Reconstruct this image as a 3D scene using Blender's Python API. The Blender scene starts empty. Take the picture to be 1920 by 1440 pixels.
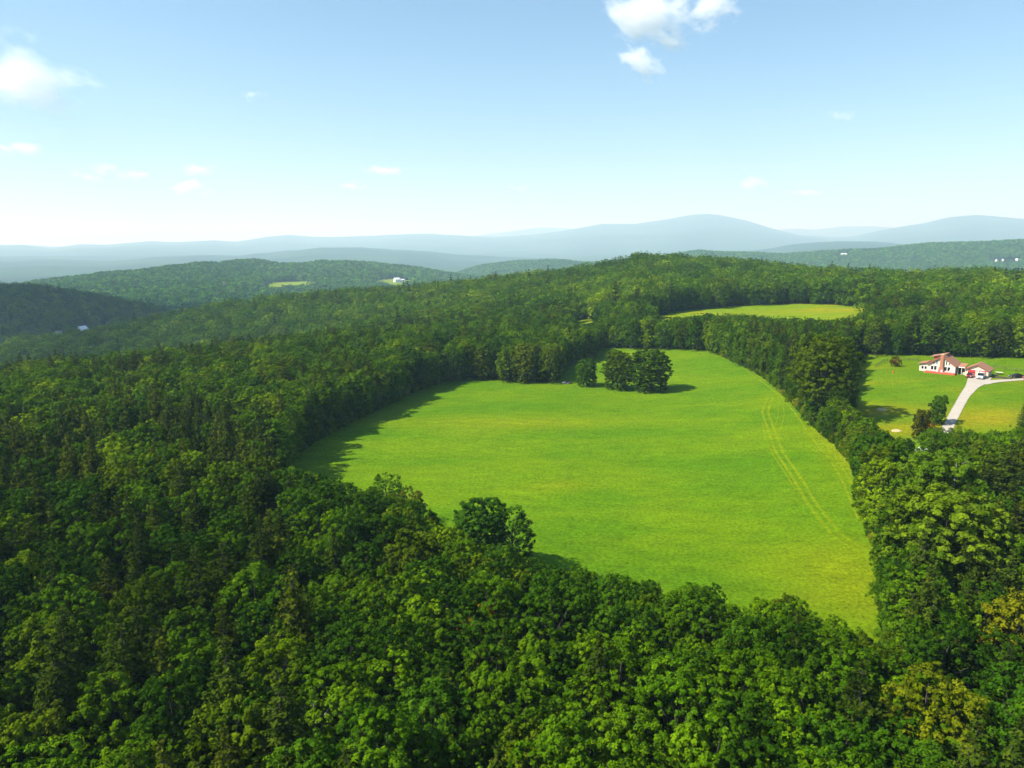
import bpy, bmesh, math, random
import numpy as np
from mathutils import Vector, Matrix

random.seed(7)
rng = np.random.default_rng(7)
R = math.radians
scene = bpy.context.scene
COL = scene.collection

# ------------------------------------------------------------------ camera
CZ = 55.0
FPX = 960.0 / math.tan(R(34.0))
PITCH = R(10.74)
cam_d = bpy.data.cameras.new('camera')
cam = bpy.data.objects.new('camera', cam_d)
COL.objects.link(cam)
cam.location = (0, 0, CZ)
cam.rotation_euler = (math.pi / 2 - PITCH, 0, 0)
cam_d.angle = R(68.0)
cam_d.clip_start = 0.5
cam_d.clip_end = 120000
scene.camera = cam

# ------------------------------------------------------------------ sun and sky
SUN_H = np.array([-0.97, -0.24]); SUN_H /= np.linalg.norm(SUN_H)
SUN_EL = R(46)
SUN = np.array([SUN_H[0] * math.cos(SUN_EL), SUN_H[1] * math.cos(SUN_EL), math.sin(SUN_EL)])
world = bpy.data.worlds.new("World")
scene.world = world
world.use_nodes = True
wn = world.node_tree
bg = wn.nodes['Background']
sky = wn.nodes.new('ShaderNodeTexSky')
sky.sky_type = 'NISHITA'
sky.sun_disc = False
sky.sun_elevation = SUN_EL
sky.sun_rotation = math.atan2(SUN[0], SUN[1])
sky.air_density = 1.0
sky.dust_density = 0.8
sky.ozone_density = 1.2
tintn = wn.nodes.new('ShaderNodeMix'); tintn.data_type = 'RGBA'; tintn.blend_type = 'MULTIPLY'; tintn.inputs[0].default_value = 1.0
tintn.inputs[7].default_value = (0.85, 1.0, 1.05, 1)
wn.links.new(sky.outputs[0], tintn.inputs[6]); wn.links.new(tintn.outputs[2], bg.inputs[0])
bg.inputs[1].default_value = 0.087
sun_d = bpy.data.lights.new('sun', 'SUN')
sun_d.energy = 5.0
sun_d.angle = R(0.5)
sun_d.color = (1.0, 0.96, 0.88)
sun_o = bpy.data.objects.new('sun', sun_d)
COL.objects.link(sun_o)
sun_o.rotation_euler = Vector(-SUN).to_track_quat('-Z', 'Y').to_euler()
sun_o.location = (-300, -120, 400)

scene.view_settings.view_transform = 'Standard'
scene.view_settings.look = 'None'
scene.view_settings.exposure = 0.98
scene.view_settings.gamma = 1
scene.view_settings.use_curve_mapping = False
scene.render.engine = 'CYCLES'
cy = scene.cycles
cy.max_bounces = 6
cy.diffuse_bounces = 1
cy.glossy_bounces = 1
cy.transmission_bounces = 2
cy.volume_bounces = 4
cy.transparent_max_bounces = 8
cy.use_denoising = True
cy.sample_clamp_indirect = 4
cy.volume_max_steps = 96
cy.caustics_reflective = False
cy.caustics_refractive = False

# ------------------------------------------------------------------ helpers
def link(o, parent=None):
    COL.objects.link(o)
    if parent is not None:
        o.parent = parent
    return o

def tag(o, label=None, cat=None, group=None, kind=None):
    if label: o['label'] = label
    if cat: o['category'] = cat
    if group: o['group'] = group
    if kind: o['kind'] = kind
    return o

def empty(name, loc, rz=0.0, scale=1.0):
    o = bpy.data.objects.new(name, None)
    COL.objects.link(o)
    o.location = loc
    o.rotation_euler = (0, 0, rz)
    o.scale = (scale,) * 3
    o.empty_display_size = 0.3
    return o

def np_mesh(name, V, F, mats, matidx=None, var=None, smooth=False):
    """V (n,3), F list of (m,k) arrays"""
    if not isinstance(F, (list, tuple)):
        F = [F]
    F = [f for f in F if len(f)]
    me = bpy.data.meshes.new(name)
    me.vertices.add(len(V))
    me.vertices.foreach_set('co', np.asarray(V, np.float32).ravel())
    loops = np.concatenate([f.ravel() for f in F]).astype(np.int32)
    tot = np.concatenate([np.full(len(f), f.shape[1]) for f in F]).astype(np.int32)
    start = np.concatenate([[0], np.cumsum(tot)[:-1]]).astype(np.int32)
    me.loops.add(len(loops))
    me.loops.foreach_set('vertex_index', loops)
    me.polygons.add(len(tot))
    me.polygons.foreach_set('loop_start', start)
    try:
        me.polygons.foreach_set('loop_total', tot)
    except Exception:
        pass
    for m in mats:
        me.materials.append(m)
    if matidx is not None:
        me.polygons.foreach_set('material_index', np.asarray(matidx, np.int32))
    me.polygons.foreach_set('use_smooth', np.full(len(tot), smooth))
    if var is not None:
        for nm, arr in var.items():
            at = me.attributes.new(nm, 'FLOAT', 'POINT')
            at.data.foreach_set('value', np.asarray(arr, np.float32))
    me.update(calc_edges=True)
    me.validate()
    return me

def hash2(ix, iy, seed):
    h = (ix.astype(np.int64) * 374761393 + iy.astype(np.int64) * 668265263 + seed * 1442695041) & 0xffffffff
    h = ((h ^ (h >> 13)) * 1274126177) & 0xffffffff
    return ((h ^ (h >> 16)) & 0xffffff) / float(0xffffff)

def vnoise(x, y, seed=0):
    ix = np.floor(x); iy = np.floor(y)
    fx = x - ix; fy = y - iy
    fx = fx * fx * (3 - 2 * fx); fy = fy * fy * (3 - 2 * fy)
    a = hash2(ix, iy, seed); b = hash2(ix + 1, iy, seed)
    c = hash2(ix, iy + 1, seed); d = hash2(ix + 1, iy + 1, seed)
    return (a * (1 - fx) + b * fx) * (1 - fy) + (c * (1 - fx) + d * fx) * fy - 0.5

def fbm(x, y, seed=0, octv=4):
    s = 0; a = 1.0
    for k in range(octv):
        s = s + a * vnoise(x * 2 ** k, y * 2 ** k, seed + k * 17)
        a *= 0.5
    return s

CP, SP = math.cos(PITCH), math.sin(PITCH)
def ray(u, v):
    a = (u - 960.0) / FPX; b = (720.0 - v) / FPX
    return np.array([a, CP + b * SP, -SP + b * CP])
def azslope(u, v):
    d = ray(u, v); h = math.hypot(d[0], d[1])
    return math.atan2(d[0], d[1]), d[2] / h
def proj(x, y, z):
    x = np.asarray(x, float); y = np.asarray(y, float); z = np.asarray(z, float) - CZ
    dep = y * CP - z * SP
    up = y * SP + z * CP
    dep = np.where(dep > 1, dep, 1e-3)
    return 960 + FPX * x / dep, 720 - FPX * up / dep, dep

def inpoly(px, py, poly):
    px = np.asarray(px, float); py = np.asarray(py, float)
    inside = np.zeros(px.shape, bool)
    n = len(poly)
    j = n - 1
    for i in range(n):
        xi, yi = poly[i]; xj, yj = poly[j]
        if yi != yj:
            c = ((yi > py) != (yj > py)) & (px < (xj - xi) * (py - yi) / (yj - yi) + xi)
            inside ^= c
        j = i
    return inside

# ------------------------------------------------------------------ terrain height table (azimuth x distance)
AZ = np.concatenate([np.arange(-180, -60, 5.0), np.arange(-60, 60.01, 0.2), np.arange(65, 180.1, 5.0)])
AZr = np.radians(AZ)
US = [-500, 0, 240, 480, 720, 960, 1200, 1440, 1680, 1920, 2400]
AZU = [azslope(u, 450)[0] for u in US]
def rowz(vals):
    return np.interp(AZr, AZU, vals)
def rowv(d, pts, tree=13.0, floor=None):
    a = []; z = []
    for p in pts:
        az, s = azslope(p[0], p[1])
        a.append(az); z.append(CZ + s * d - tree)
    r = np.interp(AZr, a, z)
    return r
def mixrow(d, pts, base, lo, hi, tree=13.0, fade=60):
    """ridge between u=lo and u=hi, base elsewhere"""
    r = rowv(d, pts, tree)
    la, ha = azslope(lo, 450)[0], azslope(hi, 450)[0]
    fw = fade / FPX
    w = np.clip((AZr - la) / fw + 0.5, 0, 1) * np.clip((ha - AZr) / fw + 0.5, 0, 1)
    return r * w + base * (1 - w)
G = [(-500, 640), (0, 640), (235, 600), (300, 586), (400, 566), (500, 554), (600, 546), (700, 540), (800, 531), (900, 523), (1000, 513), (1100, 500), (1150, 490),
     (1200, 480), (1260, 480), (1350, 486), (1450, 496), (1550, 504), (1700, 514), (1800, 510), (1840, 506), (1920, 511), (2400, 505)]
FR = [(-500, 500), (0, 526), (60, 529), (130, 539), (200, 554), (250, 565), (350, 592), (420, 600)]
D = [(-500, 560), (0, 540), (60, 521), (120, 512), (190, 504), (260, 499), (330, 492), (380, 489), (415, 492), (440, 487), (480, 485), (525, 493), (560, 491), (600, 486),
     (640, 487), (700, 491), (760, 499), (830, 508), (900, 519), (1000, 530)]
E = [(820, 520), (900, 497), (960, 487), (1040, 485), (1100, 489), (1160, 486), (1240, 475), (1310, 467), (1400, 470), (1470, 474), (1550, 467), (1620, 463), (1700, 454), (1740, 449),
     (1850, 447), (1920, 445), (2400, 440)]
Cc = [(-500, 480), (0, 489), (100, 487), (200, 490), (300, 484), (380, 480), (450, 480), (520, 470), (600, 459), (680, 457), (740, 462), (800, 466), (850, 474), (950, 482), (1050, 486),
      (1150, 480), (1300, 478), (1420, 468), (1500, 455), (1570, 449), (1650, 452), (1750, 460), (1920, 465), (2400, 460)]
B = [(-500, 440), (-100, 452), (0, 458), (40, 457), (95, 464), (150, 456), (200, 457), (280, 451), (330, 453), (400, 449), (445, 453), (500, 443), (540, 439), (580, 442), (620, 443), (700, 441),
     (800, 437), (860, 440), (930, 443), (1000, 438), (1060, 430), (1130, 417), (1190, 418), (1240, 410), (1290, 400), (1320, 397), (1350, 399), (1400, 410), (1450, 427),
     (1500, 440), (1560, 445), (1600, 442), (1650, 430), (1700, 421), (1740, 415), (1780, 405), (1830, 401), (1870, 404), (1920, 409), (2100, 425), (2400, 420)]
A = [(-500, 470), (800, 465), (900, 440), (960, 431), (1010, 425), (1080, 427), (1130, 424), (1250, 428), (1400, 432), (1450, 430), (1500, 429), (1530, 432), (1580, 424), (1640, 422),
     (1700, 425), (1735, 412), (1770, 403), (1800, 411), (1900, 430), (2400, 440)]
zero = rowz([0] * 11)
ROWS = [
    (4, zero), (60, zero), (120, zero),
    (200, rowz([0, 0, 0, 0, 0, 0, 0, 1, 3, 4, 4])),
    (270, rowz([-1, 0, 0, 0, 0, 0, 0, 3, 7, 8, 8])),
    (330, rowz([-6, -3, -2, -1, 0, 0, 2, 5, 9, 10, 10])),
    (400, rowz([-18, -14, -12, -8, -3, 0, 5, 9, 11, 13, 14])),
    (480, rowz([-38, -33, -30, -22, -10, -1, 10, 12, 13, 16, 16])),
    (560, rowz([-60, -55, -48, -34, -15, 2, 13, 14, 15, 17, 18])),
    (760, rowv(760, G, 13)),
    (960, rowz([-95, -90, -90, -75, -50, -30, -10, -15, -15, -10, -10])),
    (1250, mixrow(1250, FR, rowz([-90, -90, -95, -95, -85, -80, -70, -60, -60, -60, -60]), -3000, 330, 12)),
    (1650, rowz([-95, -100, -100, -95, -95, -110, -110, -100, -100, -100, -100])),
    (2150, mixrow(2150, [(-500, 560), (300, 545), (480, 532), (600, 530), (760, 530), (900, 540)], rowz([-110] * 11), -800, 820, 8)),
    (2750, mixrow(2750, D, rowz([-130] * 11), -3000, 960, 12)),
    (3200, rowz([-140, -140, -140, -140, -140, -130, -100, -90, -80, -70, -70])),
    (3900, mixrow(3900, E, rowz([-150] * 11), 830, 4000, 14)),
    (5000, rowz([-190] * 11)),
    (9000, rowv(9000, Cc, 10)),
    (12000, rowz([-170, -170, -170, -160, -150, -150, -120, -60, -60, -60, -60])),
    (19000, rowv(19000, B, 0)),
    (23000, rowz([-100, -100, -100, 0, 0, 0, 100, 100, 100, 100, 100])),
    (28000, rowv(28000, A, 0)),
    (36000, rowz([-200] * 11)),
]
LD = np.linspace(math.log(4), math.log(36000), 440)
RD = np.log([r[0] for r in ROWS])
RT = np.array([r[1] for r in ROWS])
TAB = np.empty((len(LD), len(AZ)))
for j in range(len(AZ)):
    TAB[:, j] = np.interp(LD, RD, RT[:, j])
k = np.array([1, 2, 3, 2, 1.0]); k /= k.sum()
pad = np.pad(TAB, ((2, 2), (0, 0)), mode='edge')
TAB = sum(k[i] * pad[i:i + len(LD)] for i in range(5))
DD = np.exp(LD)
gx = DD[:, None] * np.sin(AZr)[None, :]
gy = DD[:, None] * np.cos(AZr)[None, :]
dcol = DD[:, None]
amp1 = np.interp(DD, [4, 150, 300, 500, 900, 2500, 9000, 19000, 36000], [0.5, 0.8, 1.0, 3, 7, 20, 50, 110, 120])[:, None]
scl1 = np.interp(np.log(DD), np.log([4, 300, 900, 2500, 9000, 19000, 36000]), np.log([60, 80, 180, 420, 1100, 2400, 4000]))
# distance-banded noise so that far hills get broad spurs and near ground small swells
def bandnoise(scale, seed):
    return fbm(gx / scale, gy / scale, seed, 5)
bands = [(70, 1), (190, 2), (450, 3), (1100, 4), (2600, 5)]
N = np.zeros_like(gx)
for i, (s, sd) in enumerate(bands):
    w = np.clip(1 - np.abs(scl1 - math.log(s)) / 0.9, 0, 1)[:, None]
    if w.max() > 0:
        N += w * bandnoise(s, sd)
ridgefade = 1 - 0.75 * np.exp(-((LD - math.log(19000)) / 0.05) ** 2)[:, None]
TAB = TAB + N * amp1 * ridgefade
HMAX = TAB.max(); HMIN = TAB.min()

def H(x, y):
    x = np.asarray(x, float); y = np.asarray(y, float)
    d = np.maximum(np.hypot(x, y), 4.01)
    az = np.degrees(np.arctan2(x, y))
    j = np.clip(np.searchsorted(AZ, az) - 1, 0, len(AZ) - 2)
    fa = np.clip((az - AZ[j]) / (AZ[j + 1] - AZ[j]), 0, 1)
    t = (np.log(d) - LD[0]) / (LD[1] - LD[0])
    i = np.clip(t.astype(int), 0, len(LD) - 2)
    fd = np.clip(t - i, 0, 1)
    return (TAB[i, j] * (1 - fa) + TAB[i, j + 1] * fa) * (1 - fd) + (TAB[i + 1, j] * (1 - fa) + TAB[i + 1, j + 1] * fa) * fd

def hz(x, y):
    return float(H(np.array([x]), np.array([y]))[0])

MD = np.exp(np.linspace(math.log(15), math.log(35000), 5000))
def ground(u, v, lift=0.0):
    """point where the sight line through photo pixel (u, v) meets the ground"""
    d = ray(u, v); h = math.hypot(d[0], d[1])
    x = d[0] / h * MD; y = d[1] / h * MD; z = CZ + d[2] / h * MD
    diff = z - H(x, y) - lift
    i = int(np.argmax(diff < 0))
    if diff[i] >= 0: i = len(MD) - 1
    t = 0 if i == 0 else diff[i - 1] / (diff[i - 1] - diff[i] + 1e-9)
    D_ = MD[i - 1] + (MD[i] - MD[i - 1]) * t
    return float(d[0] / h * D_), float(d[1] / h * D_)
def gpoly(pts):
    return [ground(*p) for p in pts]

_hx, _hy = ground(1790, 700)
_hz = hz(_hx, _hy)
_w = np.clip(1.6 - np.hypot(gx - _hx, gy - _hy) / 22.0, 0, 1)
_w = _w * _w * (3 - 2 * _w)
TAB = TAB * (1 - _w) + _hz * _w

# visible outlines of the open land (photo pixels), all turned into points on the ground
MEADOW_FAR = [(540, 868), (590, 832), (640, 805), (700, 775), (770, 740), (835, 716), (870, 713), (900, 712), (1000, 718), (1048, 716), (1060, 692), (1085, 680), (1116, 675), (1118, 652),
              (1200, 654), (1300, 656), (1335, 661), (1365, 677), (1402, 694), (1440, 718), (1478, 752), (1500, 778), (1535, 812), (1566, 840), (1592, 868), (1602, 900), (1610, 940),
              (1616, 975), (1624, 1010), (1643, 1045), (1640, 1100), (1648, 1190)]
MEADOW_NEAR = [(1600, 1168), (1560, 1146), (1520, 1126), (1480, 1112), (1430, 1112), (1400, 1120), (1370, 1104), (1330, 1090), (1290, 1092), (1262, 1096), (1230, 1088), (1180, 1072), (1100, 1060),
               (1030, 1062), (1018, 1040), (1000, 1030), (870, 1000), (830, 972), (800, 950), (770, 932), (740, 915), (700, 908), (655, 914), (640, 902), (600, 886)]
MEADOW = MEADOW_FAR + MEADOW_NEAR
LAWN = [(1592, 664), (1720, 667), (1800, 669), (1920, 672), (2150, 676), (2150, 800), (1930, 792), (1900, 795), (1880, 802), (1820, 800), (1790, 796), (1740, 802), (1722, 812), (1690, 818), (1655, 806),
        (1622, 780), (1606, 770), (1606, 740), (1600, 720), (1617, 700), (1604, 680)]
HAY = [(1216, 594), (1300, 581), (1390, 573), (1480, 570), (1560, 571), (1632, 577), (1605, 590), (1572, 598), (1520, 595), (1440, 593), (1400, 589), (1330, 587), (1270, 593), (1240, 598)]
SLIP = [(1072, 603), (1098, 598), (1128, 601), (1112, 607), (1080, 607)]
FAR1 = [(497, 533), (515, 529), (555, 527), (593, 529), (588, 533), (545, 535), (520, 539), (500, 537)]
FAR2 = [(704, 527), (722, 523), (745, 521), (772, 526), (756, 532), (738, 537), (728, 531)]
FAR3 = [(186, 608), (206, 605), (210, 610), (196, 618)]
FAR4 = [(94, 627), (108, 622), (122, 624), (118, 631), (98, 630)]
FAR6 = [(140, 611), (172, 611), (172, 622), (140, 622)]
FAR7 = [(1725, 843), (1742, 843), (1742, 861), (1725, 861)]
FAR8 = [(1856, 484), (1912, 484), (1912, 491), (1856, 491)]
FAR5 = [(1572, 476), (1580, 475), (1592, 475), (1590, 478), (1576, 478)]
OPEN = [MEADOW, LAWN, HAY, SLIP, FAR1, FAR2, FAR3, FAR4, FAR5, FAR6, FAR7, FAR8]

# ------------------------------------------------------------------ materials
def nt(name):
    m = bpy.data.materials.new(name)
    m.use_nodes = True
    return m, m.node_tree.nodes, m.node_tree.links
def simple(name, col, rough=0.7, metal=0.0, noise=0.0, scale=8.0, bump=0.0):
    m, n, l = nt(name)
    b = n['Principled BSDF']
    b.inputs['Roughness'].default_value = rough
    b.inputs['Metallic'].default_value = metal
    b.inputs['Base Color'].default_value = (*col, 1)
    if noise or bump:
        tc = n.new('ShaderNodeTexCoord'); tx = n.new('ShaderNodeTexNoise')
        tx.inputs['Scale'].default_value = scale; tx.inputs['Detail'].default_value = 5
        l.new(tc.outputs['Object'], tx.inputs['Vector'])
        if noise:
            mx = n.new('ShaderNodeMix'); mx.data_type = 'RGBA'
            mx.inputs[6].default_value = (*[c * (1 - noise) for c in col], 1)
            mx.inputs[7].default_value = (*[min(1, c * (1 + noise)) for c in col], 1)
            l.new(tx.outputs['Fac'], mx.inputs[0]); l.new(mx.outputs[2], b.inputs['Base Color'])
        if bump:
            bp = n.new('ShaderNodeBump'); bp.inputs['Strength'].default_value = bump; bp.inputs['Distance'].default_value = 0.03
            l.new(tx.outputs['Fac'], bp.inputs['Height']); l.new(bp.outputs[0], b.inputs['Normal'])
    return m

def leaf_mat(name, transl=0.35, gloss=0.04):
    m, n, l = nt(name)
    n.remove(n['Principled BSDF'])
    out = n['Material Output']
    at = n.new('ShaderNodeAttribute'); at.attribute_type = 'INSTANCER'; at.attribute_name = 'tint'
    va = n.new('ShaderNodeAttribute'); va.attribute_type = 'GEOMETRY'; va.attribute_name = 'leafvar'
    hsv = n.new('ShaderNodeHueSaturation')
    mr = n.new('ShaderNodeMapRange'); mr.inputs[3].default_value = 0.5; mr.inputs[4].default_value = 1.6
    mh = n.new('ShaderNodeMapRange'); mh.inputs[3].default_value = 0.515; mh.inputs[4].default_value = 0.485
    l.new(va.outputs['Fac'], mr.inputs[0]); l.new(va.outputs['Fac'], mh.inputs[0])
    l.new(mr.outputs[0], hsv.inputs['Value']); l.new(mh.outputs[0], hsv.inputs['Hue'])
    l.new(at.outputs['Color'], hsv.inputs['Color'])
    df = n.new('ShaderNodeBsdfDiffuse'); tr = n.new('ShaderNodeBsdfTranslucent'); mx = n.new('ShaderNodeMixShader')
    l.new(hsv.outputs[0], df.inputs['Color'])
    h2 = n.new('ShaderNodeHueSaturation'); h2.inputs['Hue'].default_value = 0.485; h2.inputs['Value'].default_value = 1.3
    l.new(hsv.outputs[0], h2.inputs['Color']); l.new(h2.outputs[0], tr.inputs['Color'])
    mx.inputs[0].default_value = transl
    l.new(df.outputs[0], mx.inputs[1]); l.new(tr.outputs[0], mx.inputs[2])
    if gloss:
        gl = n.new('ShaderNodeBsdfGlossy'); gl.inputs['Roughness'].default_value = 0.45
        m2 = n.new('ShaderNodeMixShader'); m2.inputs[0].default_value = gloss
        l.new(mx.outputs[0], m2.inputs[1]); l.new(gl.outputs[0], m2.inputs[2]); l.new(m2.outputs[0], out.inputs[0])
    else:
        l.new(mx.outputs[0], out.inputs[0])
    return m
M_LEAF = leaf_mat('leaf', 0.13, 0)
M_NEEDLE = leaf_mat('needle', 0.08, 0)
M_BARK = simple('bark', (0.045, 0.036, 0.028), 0.9, noise=0.4, scale=3, bump=0.5)
M_DEAD = simple('dead_wood', (0.34, 0.30, 0.25), 0.9, noise=0.25, scale=4)

def grass_mat(name, cA, cB, cDry, fine=1.0, patch=0.02, dryamt=0.5, bump=0.6, undulate=True):
    m, n, l = nt(name)
    b = n['Principled BSDF']; b.inputs['Roughness'].default_value = 0.95
    b.inputs['Specular IOR Level'].default_value = 0.05
    geo = n.new('ShaderNodeNewGeometry')
    def noise(scale, detail=4, rough=0.55, stretch=None):
        t = n.new('ShaderNodeTexNoise'); t.inputs['Scale'].default_value = scale
        t.inputs['Detail'].default_value = detail; t.inputs['Roughness'].default_value = rough
        if stretch:
            mp = n.new('ShaderNodeMapping'); mp.inputs['Scale'].default_value = stretch
            mp.inputs['Rotation'].default_value = (0, 0, 0.35)
            l.new(geo.outputs['Position'], mp.inputs['Vector']); l.new(mp.outputs[0], t.inputs['Vector'])
        else:
            l.new(geo.outputs['Position'], t.inputs['Vector'])
        return t
    def mixc(fac, c1, c2):
        mx = n.new('ShaderNodeMix'); mx.data_type = 'RGBA'
        if isinstance(fac, float): mx.inputs[0].default_value = fac
        else: l.new(fac, mx.inputs[0])
        for c, i in ((c1, 6), (c2, 7)):
            if isinstance(c, tuple): mx.inputs[i].default_value = (*c, 1)
            else: l.new(c, mx.inputs[i])
        return mx.outputs[2]
    def ramp(src, a, bb):
        r = n.new('ShaderNodeMapRange'); r.inputs[1].default_value = a; r.inputs[2].default_value = bb
        r.interpolation_type = 'SMOOTHSTEP'
        l.new(src, r.inputs[0]); return r.outputs[0]
    big = noise(patch, 5, 0.6, (1, 2.0, 1))
    mid = noise(0.22, 5, 0.65, (0.7, 1.6, 1))
    fi = noise(1.6 * fine, 4, 0.75)
    c = mixc(ramp(big.outputs['Fac'], 0.33, 0.67), cA, cB)
    dr = n.new('ShaderNodeAttribute'); dr.attribute_name = 'dry'
    big2 = noise(patch * 1.7, 4, 0.6, (1, 2.6, 1))
    mu = n.new('ShaderNodeMath'); mu.operation = 'MULTIPLY'; mu.inputs[1].default_value = dryamt
    l.new(ramp(big2.outputs['Fac'], 0.5, 0.72), mu.inputs[0])
    ad = n.new('ShaderNodeMath'); ad.operation = 'ADD'; ad.use_clamp = True
    l.new(mu.outputs[0], ad.inputs[0]); l.new(dr.outputs['Fac'], ad.inputs[1])
    c = mixc(ad.outputs[0], c, cDry)
    hs = n.new('ShaderNodeHueSaturation'); l.new(c, hs.inputs['Color'])
    s1 = n.new('ShaderNodeMapRange'); s1.inputs[1].default_value = 0.25; s1.inputs[2].default_value = 0.75
    s1.inputs[3].default_value = 0.78; s1.inputs[4].default_value = 1.2; l.new(mid.outputs['Fac'], s1.inputs[0])
    s2 = n.new('ShaderNodeMapRange'); s2.inputs[1].default_value = 0.25; s2.inputs[2].default_value = 0.75
    s2.inputs[3].default_value = 0.45; s2.inputs[4].default_value = 1.6; l.new(fi.outputs['Fac'], s2.inputs[0])
    mm = n.new('ShaderNodeMath'); mm.operation = 'MULTIPLY'; l.new(s1.outputs[0], mm.inputs[0]); l.new(s2.outputs[0], mm.inputs[1])
    l.new(mm.outputs[0], hs.inputs['Value']); l.new(hs.outputs[0], b.inputs['Base Color'])
    bp = n.new('ShaderNodeBump'); bp.inputs['Strength'].default_value = bump; bp.inputs['Distance'].default_value = 0.35
    l.new(fi.outputs['Fac'], bp.inputs['Height'])
    bp2 = n.new('ShaderNodeBump'); bp2.inputs['Strength'].default_value = bump * 0.6; bp2.inputs['Distance'].default_value = 1.0
    l.new(mid.outputs['Fac'], bp2.inputs['Height']); l.new(bp.outputs[0], bp2.inputs['Normal'])
    l.new(bp2.outputs[0], b.inputs['Normal'])
    return m
M_MEADOW = grass_mat('meadow_grass', (0.062, 0.148, 0.001), (0.104, 0.180, 0.001), (0.16, 0.195, 0.002), dryamt=0.15)
M_LAWN = grass_mat('lawn_grass', (0.070, 0.150, 0.001), (0.105, 0.170, 0.001), (0.20, 0.185, 0.003), patch=0.03, dryamt=.3)
M_HAY = grass_mat('hay_grass', (0.115, 0.195, 0.001), (0.155, 0.21, 0.001), (0.23, 0.21, 0.003), dryamt=0.9, patch=0.015)

def forest_floor_mat():
    m, n, l = nt('wooded_ground')
    b = n['Principled BSDF']; b.inputs['Roughness'].default_value = 1; b.inputs['Specular IOR Level'].default_value = 0.02
    geo = n.new('ShaderNodeNewGeometry')
    t1 = n.new('ShaderNodeTexNoise'); t1.inputs['Scale'].default_value = 0.035; t1.inputs['Detail'].default_value = 8; t1.inputs['Roughness'].default_value = 0.7
    t2 = n.new('ShaderNodeTexNoise'); t2.inputs['Scale'].default_value = 0.0012; t2.inputs['Detail'].default_value = 5
    for t in (t1, t2): l.new(geo.outputs['Position'], t.inputs['Vector'])
    r = n.new('ShaderNodeValToRGB'); r.color_ramp.elements[0].position = 0.35; r.color_ramp.elements[1].position = 0.68
    r.color_ramp.elements[0].color = (0.012, 0.030, 0.006, 1); r.color_ramp.elements[1].color = (0.045, 0.085, 0.012, 1)
    l.new(t1.outputs['Fac'], r.inputs[0])
    hs = n.new('ShaderNodeHueSaturation'); mr = n.new('ShaderNodeMapRange')
    mr.inputs[1].default_value = 0.35; mr.inputs[2].default_value = 0.65; mr.inputs[3].default_value = 0.6; mr.inputs[4].default_value = 1.4
    l.new(t2.outputs['Fac'], mr.inputs[0]); l.new(mr.outputs[0], hs.inputs['Value']); l.new(r.outputs[0], hs.inputs['Color'])
    l.new(hs.outputs[0], b.inputs['Base Color'])
    bp = n.new('ShaderNodeBump'); bp.inputs['Strength'].default_value = 1.0; bp.inputs['Distance'].default_value = 14
    l.new(t1.outputs['Fac'], bp.inputs['Height']); l.new(bp.outputs[0], b.inputs['Normal'])
    return m
M_FLOOR = forest_floor_mat()
M_GRAVEL = simple('gravel', (0.36, 0.32, 0.26), 0.95, noise=0.2, scale=0.8, bump=0.4)
M_SAND = simple('bare_soil', (0.40, 0.32, 0.18), 0.95, noise=0.25, scale=2.0)

# ------------------------------------------------------------------ ground sheet, split into open land and wooded ground
NA, ND = len(AZ), len(LD)
GV = np.stack([gx, gy, TAB], -1).reshape(-1, 3)
ii, jj = np.meshgrid(np.arange(ND - 1), np.arange(NA - 1), indexing='ij')
a = (ii * NA + jj).ravel()
GF = np.stack([a, a + NA, a + NA + 1, a + 1], 1)          # clockwise from above -> fixed below
GF = GF[:, ::-1]
near_edge = [(p[0], p[1] + (60 if 700 < p[1] else 6)) for p in MEADOW_NEAR]
def grow(poly, m):
    P = np.array(poly); c = P.mean(0); n_ = len(P)
    area = 0.5 * sum(P[i][0] * P[(i + 1) % n_][1] - P[(i + 1) % n_][0] * P[i][1] for i in range(n_))
    out = []
    for i in range(n_):
        t = P[(i + 1) % n_] - P[i - 1]; t = t / (np.linalg.norm(t) + 1e-9)
        nn = np.array([t[1], -t[0]]) * (1 if area > 0 else -1)
        out.append(tuple(P[i] + nn * m))
    return out
WM0 = gpoly(MEADOW)
WL0 = gpoly(LAWN); WH0 = gpoly(HAY)
WM = grow(gpoly(MEADOW_FAR + [(1650, 1240)] + near_edge + [(548, 900)]), 5)
WL = grow(gpoly([(p[0], p[1] + (36 if p[1] > 770 else 0)) for p in LAWN]), 5)
WH = grow(gpoly([(p[0], p[1] + (12 if p[1] > 586 else 0)) for p in HAY]), 5)
WS = gpoly(SLIP)
WF = [gpoly(p) for p in (FAR1, FAR2, FAR3, FAR4, FAR5)]
fc = GV[GF].mean(1)
reg = np.zeros(len(GF), int)
reg[inpoly(fc[:, 0], fc[:, 1], WM)] = 1
reg[inpoly(fc[:, 0], fc[:, 1], WL)] = 2
reg[inpoly(fc[:, 0], fc[:, 1], WH) | inpoly(fc[:, 0], fc[:, 1], WS)] = 3
for i, w in enumerate(WF):
    reg[inpoly(fc[:, 0], fc[:, 1], w)] = 4
def blob(x, y, cx, cy, rx, ry, s):
    return s * np.exp(-(((x - cx) / rx) ** 2 + ((y - cy) / ry) ** 2))
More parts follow.
